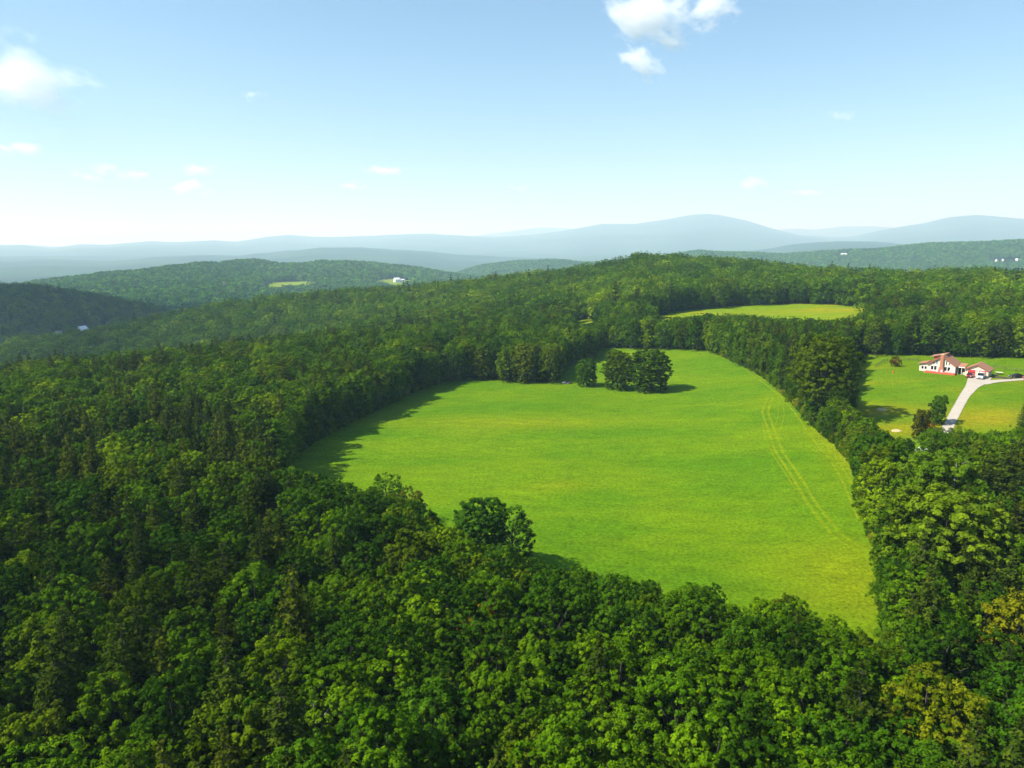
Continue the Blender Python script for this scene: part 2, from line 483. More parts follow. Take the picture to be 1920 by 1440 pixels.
def dry_map(x, y):
    u, v, dep = proj(x, y, H(x, y))
    # parched turf where the owners mow less: described by ground spots found in the photograph
    d = np.zeros(len(x))
    for (pu, pv, rx, ry, s) in ((945, 795, 26, 8, .55), (1010, 790, 30, 8, .25), (1035, 912, 7, 3, .5), (1065, 905, 5, 2, .3), (1600, 1110, 16, 14, .55), (1580, 1050, 10, 10, .3),
                                (1640, 768, 16, 5, 0.54), (1665, 775, 12, 4, 0.30), (1680, 808, 16, 7, 0.54), (1735, 798, 12, 5, 0.30), (1850, 785, 12, 8, 0.54), (1890, 775, 16, 8, 0.48), (1810, 735, 5, 6, .4), (1870, 712, 8, 4, .4),
                                (1520, 583, 40, 12, .5), (1600, 582, 20, 10, .4), (1615, 870, 5, 14, .6), (1590, 850, 5, 12, .6), (1560, 815, 4, 8, .6)):
        cx, cy = ground(pu, pv)
        d += blob(x, y, cx, cy, rx, ry, s)
    return np.clip(d + 0.25 * d * fbm(x / 6, y / 6, 9, 3), 0, 1)
def region(name, ids, mats, label, kind='structure', dry=False):
    f = GF[np.isin(reg, ids)]
    used, inv = np.unique(f, return_inverse=True)
    V = GV[used]
    var = {'dry': dry_map(V[:, 0], V[:, 1])} if dry else None
    me = np_mesh(name, V, inv.reshape(f.shape), mats, var=var, smooth=True)
    o = link(bpy.data.objects.new(name, me))
    tag(o, label, None, None, kind)
    return o
region('ground', [0], [M_FLOOR], 'wooded rolling ground running out to the hazy mountains')
region('meadow', [1], [M_MEADOW], 'large bright green mown meadow ringed by forest', dry=True)
region('lawn', [2], [M_LAWN], 'green lawn with dry yellow patches around the house', dry=True)
region('hay_field', [3], [M_HAY], 'small yellow green field beyond the tree row', dry=True)
region('distant_pasture', [4], [M_HAY], 'pale green pastures on the far hills', dry=False)

# ------------------------------------------------------------------ tree builders
def unit(v):
    return v / (np.linalg.norm(v, axis=-1, keepdims=True) + 1e-9)
def quads(C, N, s, asp, r):
    """leaf sprays: one small quad each, centre C, normal N, half size s"""
    t = unit(np.cross(N, r.normal(size=N.shape)))
    b = np.cross(N, t)
    a = t * s[:, None]; c = b * (s * asp)[:, None]
    V = np.stack([C - a, C - c * 0.9, C + a, C + c * 0.9], 1).reshape(-1, 3)
    F = np.arange(len(V)).reshape(-1, 4)
    return V, F
def tube(path, rad, sides=6):
    V = []; F = []
    path = np.asarray(path, float)
    for i, p in enumerate(path):
        d = path[min(i + 1, len(path) - 1)] - path[max(i - 1, 0)]
        d = d / (np.linalg.norm(d) + 1e-9)
        t = np.cross(d, [0.3, 1, 0.1]); t /= np.linalg.norm(t) + 1e-9
        b = np.cross(d, t)
        for k in range(sides):
            a = 2 * math.pi * k / sides
            V.append(p + (t * math.cos(a) + b * math.sin(a)) * rad[i])
    for i in range(len(path) - 1):
        for k in range(sides):
            q = (k + 1) % sides
            F.append((i * sides + k, i * sides + q, (i + 1) * sides + q, (i + 1) * sides + k))
    return np.array(V), np.array(F)
def merge(parts):
    V = []; F = []; o = 0
    for v, f in parts:
        V.append(v); F.append(f + o); o += len(v)
    return np.concatenate(V), np.concatenate(F)

def broadleaf(seed, Ht=15.0, Rc=3.7, nl=18, nc=25, nq=32, ls=0.135, low=0.14, tall=1.0, flat=0.8, clr=0.105, pe=3.2):
    r = np.random.default_rng(seed)
    limbs = []
    lean = r.normal(size=2) * 0.35
    tp = [(0, 0, -0.6), (0.05, 0, Ht * .15), (lean[0] * .5, lean[1] * .5, Ht * .45), (lean[0], lean[1], Ht * .82)]
    limbs.append(tube(tp, [Ht * .019, Ht * .015, Ht * .010, 0.03], 7))
    C = []; VAR = []; CN = []; CR = []
    for i in range(nl):
        t = (i + 0.5) / nl
        # lobes from the low skirt to the dome
        zf = low + (0.93 - low) * (t ** 0.85)
        prof = max(.3, 1 - abs((zf - .50) / .56) ** pe) ** .5
        ang = i * 2.39996 + r.uniform(-.5, .5)
        rr = Rc * prof * r.uniform(.45, .70) * (1 if i < nl - 1 else .3)
        c = np.array([lean[0] * zf + rr * math.cos(ang), lean[1] * zf + rr * math.sin(ang), Ht * zf * tall - 0.4])
        lr = Rc * r.uniform(.36, .52) * (0.75 + .35 * prof)
        limbs.append(tube([(lean[0] * zf * .7, lean[1] * zf * .7, c[2] * .66), c * [.6, .6, .9], c], [0.10, .06, .02], 5))
        d = unit(r.normal(size=(nc, 3)) + [0, 0, .55] + .5 * np.array([math.cos(ang), math.sin(ang), 0]))
        pos = c + d * lr * np.array([1, 1, 1.05]) * r.uniform(.72, 1.08, size=(nc, 1))
        C.append(pos); CN.append(d); CR.append(np.full(nc, Rc * clr) * r.uniform(.7, 1.3, nc))
        VAR.append(np.clip(r.uniform(0.2, .8) + r.normal(size=nc) * .16, 0, 1))
    C = np.concatenate(C); CN = np.concatenate(CN); CR = np.concatenate(CR); VAR = np.concatenate(VAR)
    n = len(C)
    d = unit(r.normal(size=(n, nq, 3)) + CN[:, None] * .55 + [0, 0, .35])
    P = C[:, None] + d * CR[:, None, None] * np.array([1, 1, flat]) * r.uniform(.55, 1.05, size=(n, nq, 1))
    Nn = unit(d * 1.1 + CN[:, None] * .35 + [0, 0, .25] + r.normal(size=d.shape) * .33)
    s = ls * r.uniform(.7, 1.35, size=(n, nq))
    V, F = quads(P.reshape(-1, 3), Nn.reshape(-1, 3), s.ravel(), .72, r)
    var = np.repeat(np.clip(np.repeat(VAR, nq) + r.normal(size=n * nq) * .13, 0, 1), 4)
    return (V, F, var), merge(limbs)

def pine(seed, Ht=19.0, Rc=3.3, tiers=17, ls=0.30, nq=26, cone=1.0, droop=0.0, gap=0.0, base=.14):
    r = np.random.default_rng(seed)
    limbs = [tube([(0, 0, -.6), (0, 0, Ht * .4), (.1, 0, Ht * .75), (.1, .05, Ht * .99)], [Ht * .016, Ht * .011, Ht * .006, .02], 7)]
    P = []; Nn = []; S = []; var = []
    for t in range(tiers):
        f = (t + .3) / tiers
        z = Ht * (base + (1 - base) * f)
        env = (1 - f) ** cone * (0.55 + .45 * min(1, f * 4)) if cone else 1
        rad = Rc * max(.12, env)
        nb = 7 if f < .75 else 5
        for b in range(nb):
            if r.random() < gap: continue
            a = 2 * math.pi * (b + r.uniform(-.3, .3)) / nb + t * .7
            L = rad * r.uniform(.65, 1.12)
            rise = r.uniform(.02, .28) - droop
            dirv = np.array([math.cos(a), math.sin(a), rise])
            st = np.array([.05, 0, z + r.uniform(-.3, .3)])
            end = st + dirv * L
            limbs.append(tube([st, end], [.06 * (1 - f) + .02, .012], 4))
            k = max(6, int(nq * L / Rc))
            tt = r.uniform(.08, 1.03, k) ** .8
            side = np.array([-math.sin(a), math.cos(a), 0])
            off = r.normal(size=k) * .26 * L * (1.15 - tt)
            p = st + dirv * L * tt[:, None] + side * off[:, None] + np.array([0, 0, 1]) * (r.normal(size=k) * .14)[:, None] + dirv * [0, 0, 1] * 0
            n_ = unit(np.array([0, 0, 1.0]) + dirv * .35 + r.normal(size=(k, 3)) * .45)
            P.append(p); Nn.append(n_); S.append(ls * r.uniform(.7, 1.4, k) * (1.0 - .35 * f)); var.append(np.clip(.5 + .25 * r.normal() + r.normal(size=k) * .15 + .1 * (tt - .5), 0, 1))
    P = np.concatenate(P); Nn = np.concatenate(Nn); S = np.concatenate(S); var = np.concatenate(var)
    V, F = quads(P, Nn, S, .6, r)
    return (V, F, np.repeat(var, 4)), merge(limbs)

def tree_meshes(name, gen, leafmat):
    (V, F, var), (TV, TF) = gen
    crown = np_mesh(name + '_crown', V, F, [leafmat], var={'leafvar': var})
    trunk = np_mesh(name + '_trunk', TV, TF, [M_BARK], smooth=True)
    both = np_mesh(name, np.concatenate([V, TV]), np.concatenate([F, TF + len(V)]), [leafmat, M_BARK],
                   matidx=np.concatenate([np.zeros(len(F)), np.ones(len(TF))]), var={'leafvar': np.concatenate([var, np.zeros(len(TV))])})
    return crown, trunk, both
PROTO = {}
BL = [dict(Ht=13, Rc=3.4), dict(Ht=13.5, Rc=3.1, nl=16), dict(Ht=12.4, Rc=3.8, nl=19, flat=.6), dict(Ht=13.2, Rc=3.5, clr=.09, nc=28), dict(Ht=12.6, Rc=3.3, clr=.14, nq=46, nc=18), dict(Ht=13.6, Rc=3.7, nl=20, nc=24)]
for i, kw in enumerate(BL):
    PROTO['b%d' % i] = tree_meshes('broadleaf', broadleaf(100 + i, **kw), M_LEAF)
PN = [dict(Ht=16.0, Rc=3.6, cone=.7, gap=.03, nq=60, ls=.27, tiers=22), dict(Ht=15.2, Rc=3.8, cone=.6, tiers=17, gap=.08, nq=75, ls=.27), dict(Ht=14.5, Rc=3.3, cone=.8, tiers=24, nq=50, ls=.27)]
for i, kw in enumerate(PN):
    PROTO['p%d' % i] = tree_meshes('pine', pine(200 + i, **kw), M_NEEDLE)
PROTO['spruce'] = tree_meshes('spruce', pine(230, Ht=15, Rc=3.4, cone=.95, tiers=24, droop=.22, nq=34, ls=.26, base=.06), M_NEEDLE)
PROTO['big'] = tree_meshes('spreading', broadleaf(300, Ht=22, Rc=8.8, nl=44, nc=22, nq=34, ls=.22, low=.34, clr=.075, pe=2.2), M_LEAF)
PROTO['wide'] = tree_meshes('wide', broadleaf(301, Ht=17, Rc=6.6, nl=40, nc=22, nq=50, ls=.20, low=.03, clr=.10, flat=.6, pe=2.1), M_LEAF)
PROTO['bush'] = tree_meshes('bush', broadleaf(302, Ht=4.0, Rc=2.0, nl=12, nc=12, nq=26, ls=.12, low=.06, clr=.2), M_LEAF)
PROTO['narrow'] = tree_meshes('narrow', broadleaf(303, Ht=8.5, Rc=2.3, nl=20, nc=14, nq=34, ls=.14, low=.08, clr=.2), M_LEAF)
# coarser ones for the woods farther off
for i in range(4):
    PROTO['m%d' % i] = tree_meshes('wood_mid', broadleaf(400 + i, Ht=13 + i * .4, Rc=5.6 + .3 * (i % 3), nl=17, nc=10, nq=13, ls=.34, low=.12, clr=.20), M_LEAF)
PROTO['m4'] = tree_meshes('wood_mid_pine', pine(450, Ht=18, Rc=3.3, tiers=9, nq=8, ls=.75, cone=.8), M_NEEDLE)
for i in range(3):
    PROTO['f%d' % i] = tree_meshes('wood_far', broadleaf(500 + i, Ht=15, Rc=5.2, nl=6, nc=5, nq=4, ls=1.35, low=.2, clr=.30), M_LEAF)

# ------------------------------------------------------------------ where trees stand
def poisson(dmin, dmax, sp, azmax=46):
    n = int(dmax / sp) + 2
    hx = np.arange(-n, n + 1); hy = np.arange(-3, int(n / .866) + 2)
    X, Y = np.meshgrid(hx, hy)
    x = (X + .5 * (Y % 2)) * sp; y = Y * sp * .866
    x = x + rng.uniform(-.36, .36, x.shape) * sp; y = y + rng.uniform(-.36, .36, x.shape) * sp
    x = x.ravel(); y = y.ravel()
    d = np.hypot(x, y); az = np.degrees(np.arctan2(x, y))
    k = (d > dmin) & (d < dmax) & (np.abs(az) < azmax)
    return x[k], y[k]

def covers_open(x, y, z, ht, rc, polys, slack):
    """would a crown here stand in open land, or in the sight line to it"""
    bad = np.zeros(len(x), bool)
    vx, vy = x / np.hypot(x, y), y / np.hypot(x, y)
    for fz, fr in ((1.0, 0), (.92, .5), (.92, -.5), (.84, .7), (.84, -.7), (.74, 0), (.66, .85), (.66, -.85), (.56, 0), (.46, .85), (.46, -.85), (.36, 0), (.26, .7), (.26, -.7), (.15, 0), (.03, 0), (.03, .5), (.03, -.5)):
        u, v, dep = proj(x + vy * rc * fr, y - vx * rc * fr, z + ht * fz)
        v = v + slack
        for p in polys:
            bad |= inpoly(u, v, p)
    return bad

# exact extents used by the placements
def edge_points(poly, step, off):
    P = np.array(grow(poly, off)); out = []
    for i in range(len(P)):
        a_, b_ = P[i - 1], P[i]; L = np.linalg.norm(b_ - a_)
        for k_ in range(max(1, int(L / step))):
            q = a_ + (b_ - a_) * (k_ + rng.uniform(.2, .8)) / max(1, int(L / step)) + rng.normal(size=2) * off * .18
            out.append(q)
    out = np.array(out)
    return out[:, 0], out[:, 1]
def place_zone(dmin, dmax, sp, hmul):
    x, y = poisson(dmin, dmax, sp)
    for P_ in (WM0, WL0, WH0):
        for off in (2.2, 5.0):
            ex, ey = edge_points(P_, 4.2, off)
            x = np.append(x, ex); y = np.append(y, ey)
    z = H(x, y)
    s = rng.uniform(.80, 1.20, len(x)) * hmul
    cold = fbm(x / 45, y / 45, 31, 3)      # pine stands
    u, v, dep = proj(x, y, z + 12)
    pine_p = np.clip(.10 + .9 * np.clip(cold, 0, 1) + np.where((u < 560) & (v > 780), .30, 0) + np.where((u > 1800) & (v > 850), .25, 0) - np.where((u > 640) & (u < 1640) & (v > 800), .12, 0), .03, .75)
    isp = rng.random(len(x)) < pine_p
    wild = ~inpoly(x, y, WM) & ~inpoly(x, y, WL) & ~inpoly(x, y, WH)
    bgx, bgy = ground(1538, 790)
    s = np.where(np.hypot(x - bgx, y - bgy) < 34, s * .62, s)
    bad = np.ones(len(x), bool)
    for f in (1.0, .8, .62, .45, .3):
        t = np.where(bad)[0]
        if not len(t): break
        sf = s[t] * f
        b = covers_open(x[t], y[t], z[t], np.where(isp[t], 15.5, 13.4) * sf, 3.5 * sf, OPEN, 0)
        ok = t[~b]
        s[ok] = s[ok] * f; bad[ok] = False
    return x, y, z, s, isp, bad

def palette(x, y, isp, d):
    n = len(x)
    base = np.array([.96, 1.05, .4]) * .86 * np.array([(0.058, 0.118, 0.005), (0.075, 0.142, 0.005), (0.100, 0.165, 0.005), (0.036, 0.085, 0.006), (0.070, 0.105, 0.006), (0.125, 0.185, 0.005)])
    warm = fbm(x / 60, y / 60, 77, 3)
    p = rng.random(n) + warm * .35
    idx = np.select([p < .24, p < .54, p < .76, p < .84, p < .95], [3, 0, 1, 4, 2], 5)
    rare = rng.random(n) < .0
    col = base[idx].copy()
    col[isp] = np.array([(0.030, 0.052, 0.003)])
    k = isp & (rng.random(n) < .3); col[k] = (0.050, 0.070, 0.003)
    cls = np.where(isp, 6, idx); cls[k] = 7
    ro = rare & ~isp; col[ro] = (0.15, 0.105, 0.010); cls[ro] = 8
    col *= rng.uniform(.75, 1.25, (n, 1))
    return col, cls
CLS = ['mid green', 'bright green', 'yellow green', 'deep green', 'olive brown', 'lime green', 'dark', 'olive tinged', 'rusty orange']

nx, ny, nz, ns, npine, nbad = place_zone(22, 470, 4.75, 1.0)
keep = ~nbad
nx, ny, nz, ns, npine = nx[keep], ny[keep], nz[keep], ns[keep], npine[keep]

# hand-placed trees at spots found on the ground of the photograph: (u, v of the foot, proto, height m, tint, name, label, category, group)
SPEC = []
def special(u, v, proto, h, tint, name, label, cat='tree', group=None, rz=None, sx=1.0):
    tint = (tint[0], tint[1], tint[2] * .35)
    SPEC.append((u, v, proto, h, tint, name, label, cat, group, rz, sx))
special(1538, 790, 'big', 23.5, (0.046, 0.076, 0.004), 'broadleaf_tree', 'tallest spreading dark tree with hanging boughs between the meadow and the house lawn', rz=.4)
special(1520, 798, 'b3', 9, (0.045, 0.10, 0.010), 'broadleaf_tree', 'low dark round tree under the left side of the tallest spreading tree')
special(1565, 806, 'b5', 11, (0.035, 0.075, 0.010), 'broadleaf_tree', 'low dark round tree under the right side of the tallest spreading tree')
special(1548, 822, 'b4', 9, (0.040, 0.09, 0.010), 'broadleaf_tree', 'bushy low tree in front of the tallest spreading tree')
special(1100, 724, 'wide', 10.2, (0.034, 0.085, 0.005), 'broadleaf_tree', 'smallest of the three round trees standing out in the meadow', group='three trees out in the meadow')
special(1158, 729, 'wide', 14, (0.045, 0.080, 0.004), 'broadleaf_tree', 'middle of the three round trees standing out in the meadow', group='three trees out in the meadow')
special(1218, 733, 'wide', 15, (0.032, 0.068, 0.004), 'broadleaf_tree', 'largest and darkest of the three round trees standing out in the meadow', group='three trees out in the meadow', sx=1.2)
special(1756, 795, 'narrow', 8.3, (0.035, 0.085, 0.006), 'broadleaf_tree', 'narrow dark tree standing alone beside the gravel drive', sx=1)
special(1679, 687, 'bush', 3.6, (0.085, 0.040, 0.022), 'shrub', 'round purple brown bush on the lawn left of the house', 'shrub')
special(1724, 822, 'narrow', 8.0, (0.050, 0.055, 0.010), 'broadleaf_tree', 'narrow grey brown tree at the near edge of the lawn, beside the rusty shrub', sx=.95)
special(1742, 806, 'bush', 2.4, (0.13, 0.05, 0.010), 'shrub', 'rusty orange shrub at the near edge of the lawn', 'shrub')
special(1614, 896, 'spruce', 11, (0.022, 0.055, 0.014), 'spruce_tree', 'dark conical spruce beside the right edge of the meadow')
special(1915, 812, 'spruce', 10, (0.03, 0.065, 0.014), 'spruce_tree', 'dark conical spruce at the right edge of the photo by the lawn')
special(903, 1064, 'wide', 11.8, (0.030, 0.085, 0.010), 'broadleaf_tree', 'left of two dark round trees jutting above the wood into the meadow', group='two dark trees jutting into the meadow', sx=1.0)
special(960, 1072, 'b2', 11.0, (0.030, 0.080, 0.010), 'broadleaf_tree', 'right of two dark round trees jutting above the wood into the meadow', group='two dark trees jutting into the meadow')
special(726, 985, 'b2', 10.5, (0.050, 0.125, 0.010), 'broadleaf_tree', 'round bright tree rising at the meadow edge left of the two dark jutting trees')
special(772, 1000, 'b3', 9.2, (0.080, 0.100, 0.015), 'broadleaf_tree', 'olive brown tree at the meadow edge left of the two dark jutting trees')
special(905, 712, 'b5', 14, (0.070, 0.105, 0.012), 'broadleaf_tree', 'leftmost brownish tree of the clump at the back edge of the meadow', group='brownish trees at the back edge of the meadow')
special(945, 714, 'b0', 10, (0.045, 0.085, 0.010), 'broadleaf_tree', 'low dark tree in the clump at the back edge of the meadow', group='brownish trees at the back edge of the meadow')
special(983, 717, 'wide', 15, (0.085, 0.115, 0.012), 'broadleaf_tree', 'broadest olive tree of the clump at the back edge of the meadow', group='brownish trees at the back edge of the meadow', sx=.8)
special(1030, 718, 'b2', 12.5, (0.060, 0.100, 0.012), 'broadleaf_tree', 'rightmost tree of the clump at the back edge of the meadow', group='brownish trees at the back edge of the meadow')
special(1760, 1150, 'wide', 19, (0.085, 0.140, 0.012), 'broadleaf_tree', 'wide layered light green tree right of the narrow tip of the meadow', sx=1.1)
special(1745, 1030, 'wide', 17.5, (0.065, 0.125, 0.010), 'broadleaf_tree', 'wide mid green tree above the layered light green tree, right of the meadow')
special(905, 1310, 'b3', 12, (0.15, 0.105, 0.010), 'broadleaf_tree', 'rusty orange half bare tree in the middle of the foreground wood')
special(1885, 1330, 'b4', 15, (0.105, 0.118, 0.006), 'broadleaf_tree', 'golden yellow tree at the right edge of the foreground wood')
special(1710, 1520, 'b2', 15, (0.088, 0.112, 0.006), 'broadleaf_tree', 'golden olive tree on the bottom edge of the photo, right of centre')
sp_xy = []
for (u, v, proto, h, tint, name, label, cat, group, rz, sx) in SPEC:
    sp_xy.append(ground(u, v))
sp_xy = np.array(sp_xy)
# forest trees give way to the hand-placed ones
rad = np.array([14.0 if s[2] == 'big' else 8.0 if s[2] == 'wide' else (3.5 if s[3] > 9 else 2.5) for s in SPEC])
dm = np.hypot(nx[:, None] - sp_xy[None, :, 0], ny[:, None] - sp_xy[None, :, 1])
keep = ~((dm < rad[None, :] * .75).any(1))
nx, ny, nz, ns, npine = nx[keep], ny[keep], nz[keep], ns[keep], npine[keep]
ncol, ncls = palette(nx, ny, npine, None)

# the largest in view become individual trees
u, v, dep = proj(nx, ny, nz + 10 * ns)
infr = (u > -10) & (u < 1930) & (v > 400) & (v < 1490)
size = ns / np.maximum(dep, 1) * infr
order = np.argsort(-size)
nb_lim, np_lim = 272, 90
chosen_b = [i for i in order if not npine[i] and size[i] > 0][:nb_lim]
chosen_p = [i for i in order if npine[i] and size[i] > 0][:np_lim]
single = np.zeros(len(nx), bool); single[chosen_b] = True; single[chosen_p] = True
ORD = ['leftmost', 'second from the left', 'third from the left', 'fourth from the left', 'fifth from the left', 'sixth from the left', 'seventh from the left',
       'eighth from the left', 'ninth from the left', 'tenth from the left', 'eleventh from the left', 'twelfth from the left', 'thirteenth from the left', 'fourteenth from the left']
def zone_of(u, v):
    colw = ['far left', 'left', 'left of centre', 'right of centre', 'right', 'far right'][int(min(5, max(0, u // 320)))]
    if v > 1340: r_ = 'bottom edge of photo'
    elif v > 1240: r_ = 'just above bottom edge'
    elif v > 1150: r_ = 'middle foreground wood'
    elif v > 1060: r_ = 'upper foreground wood'
    elif v > 960: r_ = 'level with near meadow'
    elif v > 880: r_ = 'level with meadow centre'
    else: r_ = 'level with far meadow'
    return r_ + ', ' + colw
def make_tree(proto, x, y, z, s, rz, tint, name, sx=1.0):
    crown, trunk, both = PROTO[proto]
    root = empty(name, (x, y, z), rz)
    root.scale = (s * sx, s * sx, s)
    for nm, me in (('crown', crown), ('trunk', trunk)):
        c = bpy.data.objects.new(nm, me)
        link(c, root)
        c['tint'] = [float(t) for t in tint]
    return root
PH = {'b0': 13, 'b1': 13.5, 'b2': 12.4, 'b3': 13.2, 'b4': 12.6, 'b5': 13.6, 'wide': 17, 'big': 22, 'bush': 4, 'narrow': 8.5, 'spruce': 15, 'p0': 19, 'p1': 18, 'p2': 17}
groups = {}
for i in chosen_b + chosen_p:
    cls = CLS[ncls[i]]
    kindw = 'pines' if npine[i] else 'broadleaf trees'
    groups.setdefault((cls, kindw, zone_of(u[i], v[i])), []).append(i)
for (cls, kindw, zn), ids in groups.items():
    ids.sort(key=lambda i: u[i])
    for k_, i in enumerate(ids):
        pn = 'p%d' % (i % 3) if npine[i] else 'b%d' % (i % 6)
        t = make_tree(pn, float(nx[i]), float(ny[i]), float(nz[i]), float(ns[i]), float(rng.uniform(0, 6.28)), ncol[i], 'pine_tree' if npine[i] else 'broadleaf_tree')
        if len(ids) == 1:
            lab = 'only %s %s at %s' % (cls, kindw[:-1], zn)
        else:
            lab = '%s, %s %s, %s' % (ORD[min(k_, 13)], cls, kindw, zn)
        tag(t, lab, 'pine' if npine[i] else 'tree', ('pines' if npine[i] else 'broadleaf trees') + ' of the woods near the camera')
for (u_, v_, proto, h, tint, name, label, cat, group, rz, sx), (x, y) in zip(SPEC, sp_xy):
    s = h / PH[proto]
    t = make_tree(proto, x, y, hz(x, y), s, rz if rz is not None else float(rng.uniform(0, 6.28)), tint, name, sx)
    tag(t, label, cat, group)

# ------------------------------------------------------------------ the woods beyond: one mass each, geometry-node copies
proto_col = bpy.data.collections.new('tree_kinds')
def proto_collection(name, keys):
    c = bpy.data.collections.new(name)
    for q, kx in enumerate(keys):
        o = bpy.data.objects.new('%s_%02d' % (name, q), PROTO[kx][2])
        c.objects.link(o)
    return c
def scatter(name, coll, x, y, z, s, idx, col, label, rzv=None):
    me = bpy.data.meshes.new(name)
    me.vertices.add(len(x))
    me.vertices.foreach_set('co', np.stack([x, y, z], -1).astype(np.float32).ravel())
    def addf(nm, arr, ty='FLOAT'):
        at = me.attributes.new(nm, ty, 'POINT')
        if ty == 'FLOAT': at.data.foreach_set('value', arr.astype(np.float32))
        elif ty == 'INT': at.data.foreach_set('value', arr.astype(np.int32))
        else: at.data.foreach_set('color', np.concatenate([arr, np.ones((len(arr), 1))], 1).astype(np.float32).ravel())
    addf('size', s); addf('pick', idx, 'INT'); addf('tint', col, 'FLOAT_COLOR'); addf('turn', rng.uniform(0, 6.28, len(x)))
    o = link(bpy.data.objects.new(name, me))
    g = bpy.data.node_groups.new(name, 'GeometryNodeTree')
    g.interface.new_socket('Geometry', in_out='INPUT', socket_type='NodeSocketGeometry')
    g.interface.new_socket('Geometry', in_out='OUTPUT', socket_type='NodeSocketGeometry')
    N_, L_ = g.nodes, g.links
    gi = N_.new('NodeGroupInput'); go = N_.new('NodeGroupOutput')
    m2p = N_.new('GeometryNodeMeshToPoints')
    ci = N_.new('GeometryNodeCollectionInfo'); ci.inputs['Collection'].default_value = coll
    ci.inputs['Separate Children'].default_value = True; ci.inputs['Reset Children'].default_value = True
    ip = N_.new('GeometryNodeInstanceOnPoints'); ip.inputs['Pick Instance'].default_value = True
    def attr(nm, ty):
        a_ = N_.new('GeometryNodeInputNamedAttribute'); a_.data_type = ty; a_.inputs['Name'].default_value = nm
        return a_.outputs['Attribute']
    L_.new(gi.outputs[0], m2p.inputs[0]); L_.new(m2p.outputs[0], ip.inputs['Points'])
    L_.new(ci.outputs[0], ip.inputs['Instance']); L_.new(attr('pick', 'INT'), ip.inputs['Instance Index'])
    cx = N_.new('ShaderNodeCombineXYZ'); L_.new(attr('turn', 'FLOAT'), cx.inputs['Z']); L_.new(cx.outputs[0], ip.inputs['Rotation'])
    L_.new(attr('size', 'FLOAT'), ip.inputs['Scale']); L_.new(ip.outputs[0], go.inputs[0])
    md = o.modifiers.new('scatter', 'NODES'); md.node_group = g
    tag(o, label, None, None, 'stuff')
    return o
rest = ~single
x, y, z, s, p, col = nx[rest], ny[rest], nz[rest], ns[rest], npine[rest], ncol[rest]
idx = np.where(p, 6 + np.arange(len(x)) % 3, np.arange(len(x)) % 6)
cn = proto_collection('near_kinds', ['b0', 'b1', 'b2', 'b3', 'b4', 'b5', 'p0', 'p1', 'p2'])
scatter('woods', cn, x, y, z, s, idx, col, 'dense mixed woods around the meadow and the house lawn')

def far_zone(dmin, dmax, sp, ht, rc, margin, slack=0):
    x, y = poisson(dmin, dmax, sp, 40)
    z = H(x, y)
    u, v, dep = proj(x, y, z + ht)
    bad = covers_open(x, y, z, np.full(len(x), ht), np.full(len(x), rc), OPEN, slack)
    # leave out what the nearer hills hide
    sl = (TAB + 10 - CZ) / DD[:, None]
    run = np.maximum.accumulate(sl, axis=0)
    d = np.hypot(x, y)
    j = np.clip(np.searchsorted(AZ, np.degrees(np.arctan2(x, y))) - 1, 0, len(AZ) - 2)
    i = np.clip(((np.log(d) - LD[0]) / (LD[1] - LD[0])).astype(int) - 3, 0, len(LD) - 1)
    vis = (z + ht + margin - CZ) / d > run[i, j]
    k = vis & ~bad
    return x[k], y[k], z[k]
mx_, my_, mz_ = far_zone(470, 1500, 8.4, 14, 4.8, 25)
iz = rng.random(len(mx_)) < .03 + .4 * np.clip(fbm(mx_ / 90, my_ / 90, 5, 3), 0, 1)
mc, _ = palette(mx_, my_, iz, None)
cm = proto_collection('mid_kinds', ['m0', 'm1', 'm2', 'm3', 'm4'])
scatter('wooded_hillside', cm, mx_, my_, mz_, rng.uniform(.8, 1.3, len(mx_)), np.where(iz, 4, np.arange(len(mx_)) % 4), mc, 'forested hill rising behind the meadow and the far field')
fx_, fy_, fz_ = far_zone(1500, 4700, 10.5, 14, 5, 60)
fi_ = rng.random(len(fx_)) < .2
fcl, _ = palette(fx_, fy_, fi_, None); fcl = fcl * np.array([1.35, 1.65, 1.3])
cf = proto_collection('far_kinds', ['f0', 'f1', 'f2'])
scatter('distant_woods', cf, fx_, fy_, fz_ - 1, rng.uniform(.8, 1.35, len(fx_)), np.arange(len(fx_)) % 3, fcl, 'distant forest covering the bluish hills')
print('TREES near', len(nx), 'rest', rest.sum(), 'mid', len(mx_), 'far', len(fx_), 'H', HMIN, HMAX)

# ------------------------------------------------------------------ brush along the wood edges and tussocks in the grass
def tuft_mesh(seed):
    r = np.random.default_rng(seed); n_ = 26
    a_ = r.uniform(0, 6.28, n_); d_ = np.stack([np.cos(a_), np.sin(a_), r.uniform(.5, 1.4, n_)], -1) * r.uniform(.12, .34, (n_, 1))
    side = np.stack([-np.sin(a_), np.cos(a_), 0 * a_], -1) * .045
    b_ = d_ * [.25, .25, 0]
    V = np.stack([b_ - side, b_ + side, b_ + d_], 1).reshape(-1, 3)
    return np_mesh('tuft', V, np.arange(len(V)).reshape(-1, 3), [M_LEAF], var={'leafvar': np.repeat(r.uniform(.2, .9, n_), 3)})
ct = bpy.data.collections.new('tufts')
for q in range(3): ct.objects.link(bpy.data.objects.new('tuft_%d' % q, tuft_mesh(600 + q)))
def in_meadow(n_, poly, sp):
    x, y = poisson(30, 420, sp)
    k_ = inpoly(x, y, poly); return x[k_], y[k_]
tx_, ty_ = in_meadow(0, WM, 1.5)
k_ = (fbm(tx_ / 14, ty_ / 9, 55, 4) + rng.normal(size=len(tx_)) * .25 > .20) & (np.hypot(tx_, ty_) < 300)
tx_, ty_ = tx_[k_], ty_[k_]
tc_ = np.where(rng.random((len(tx_), 1)) < .3, [[.135, .22, .002]], [[.10, .19, .002]]) * rng.uniform(.8, 1.2, (len(tx_), 1))
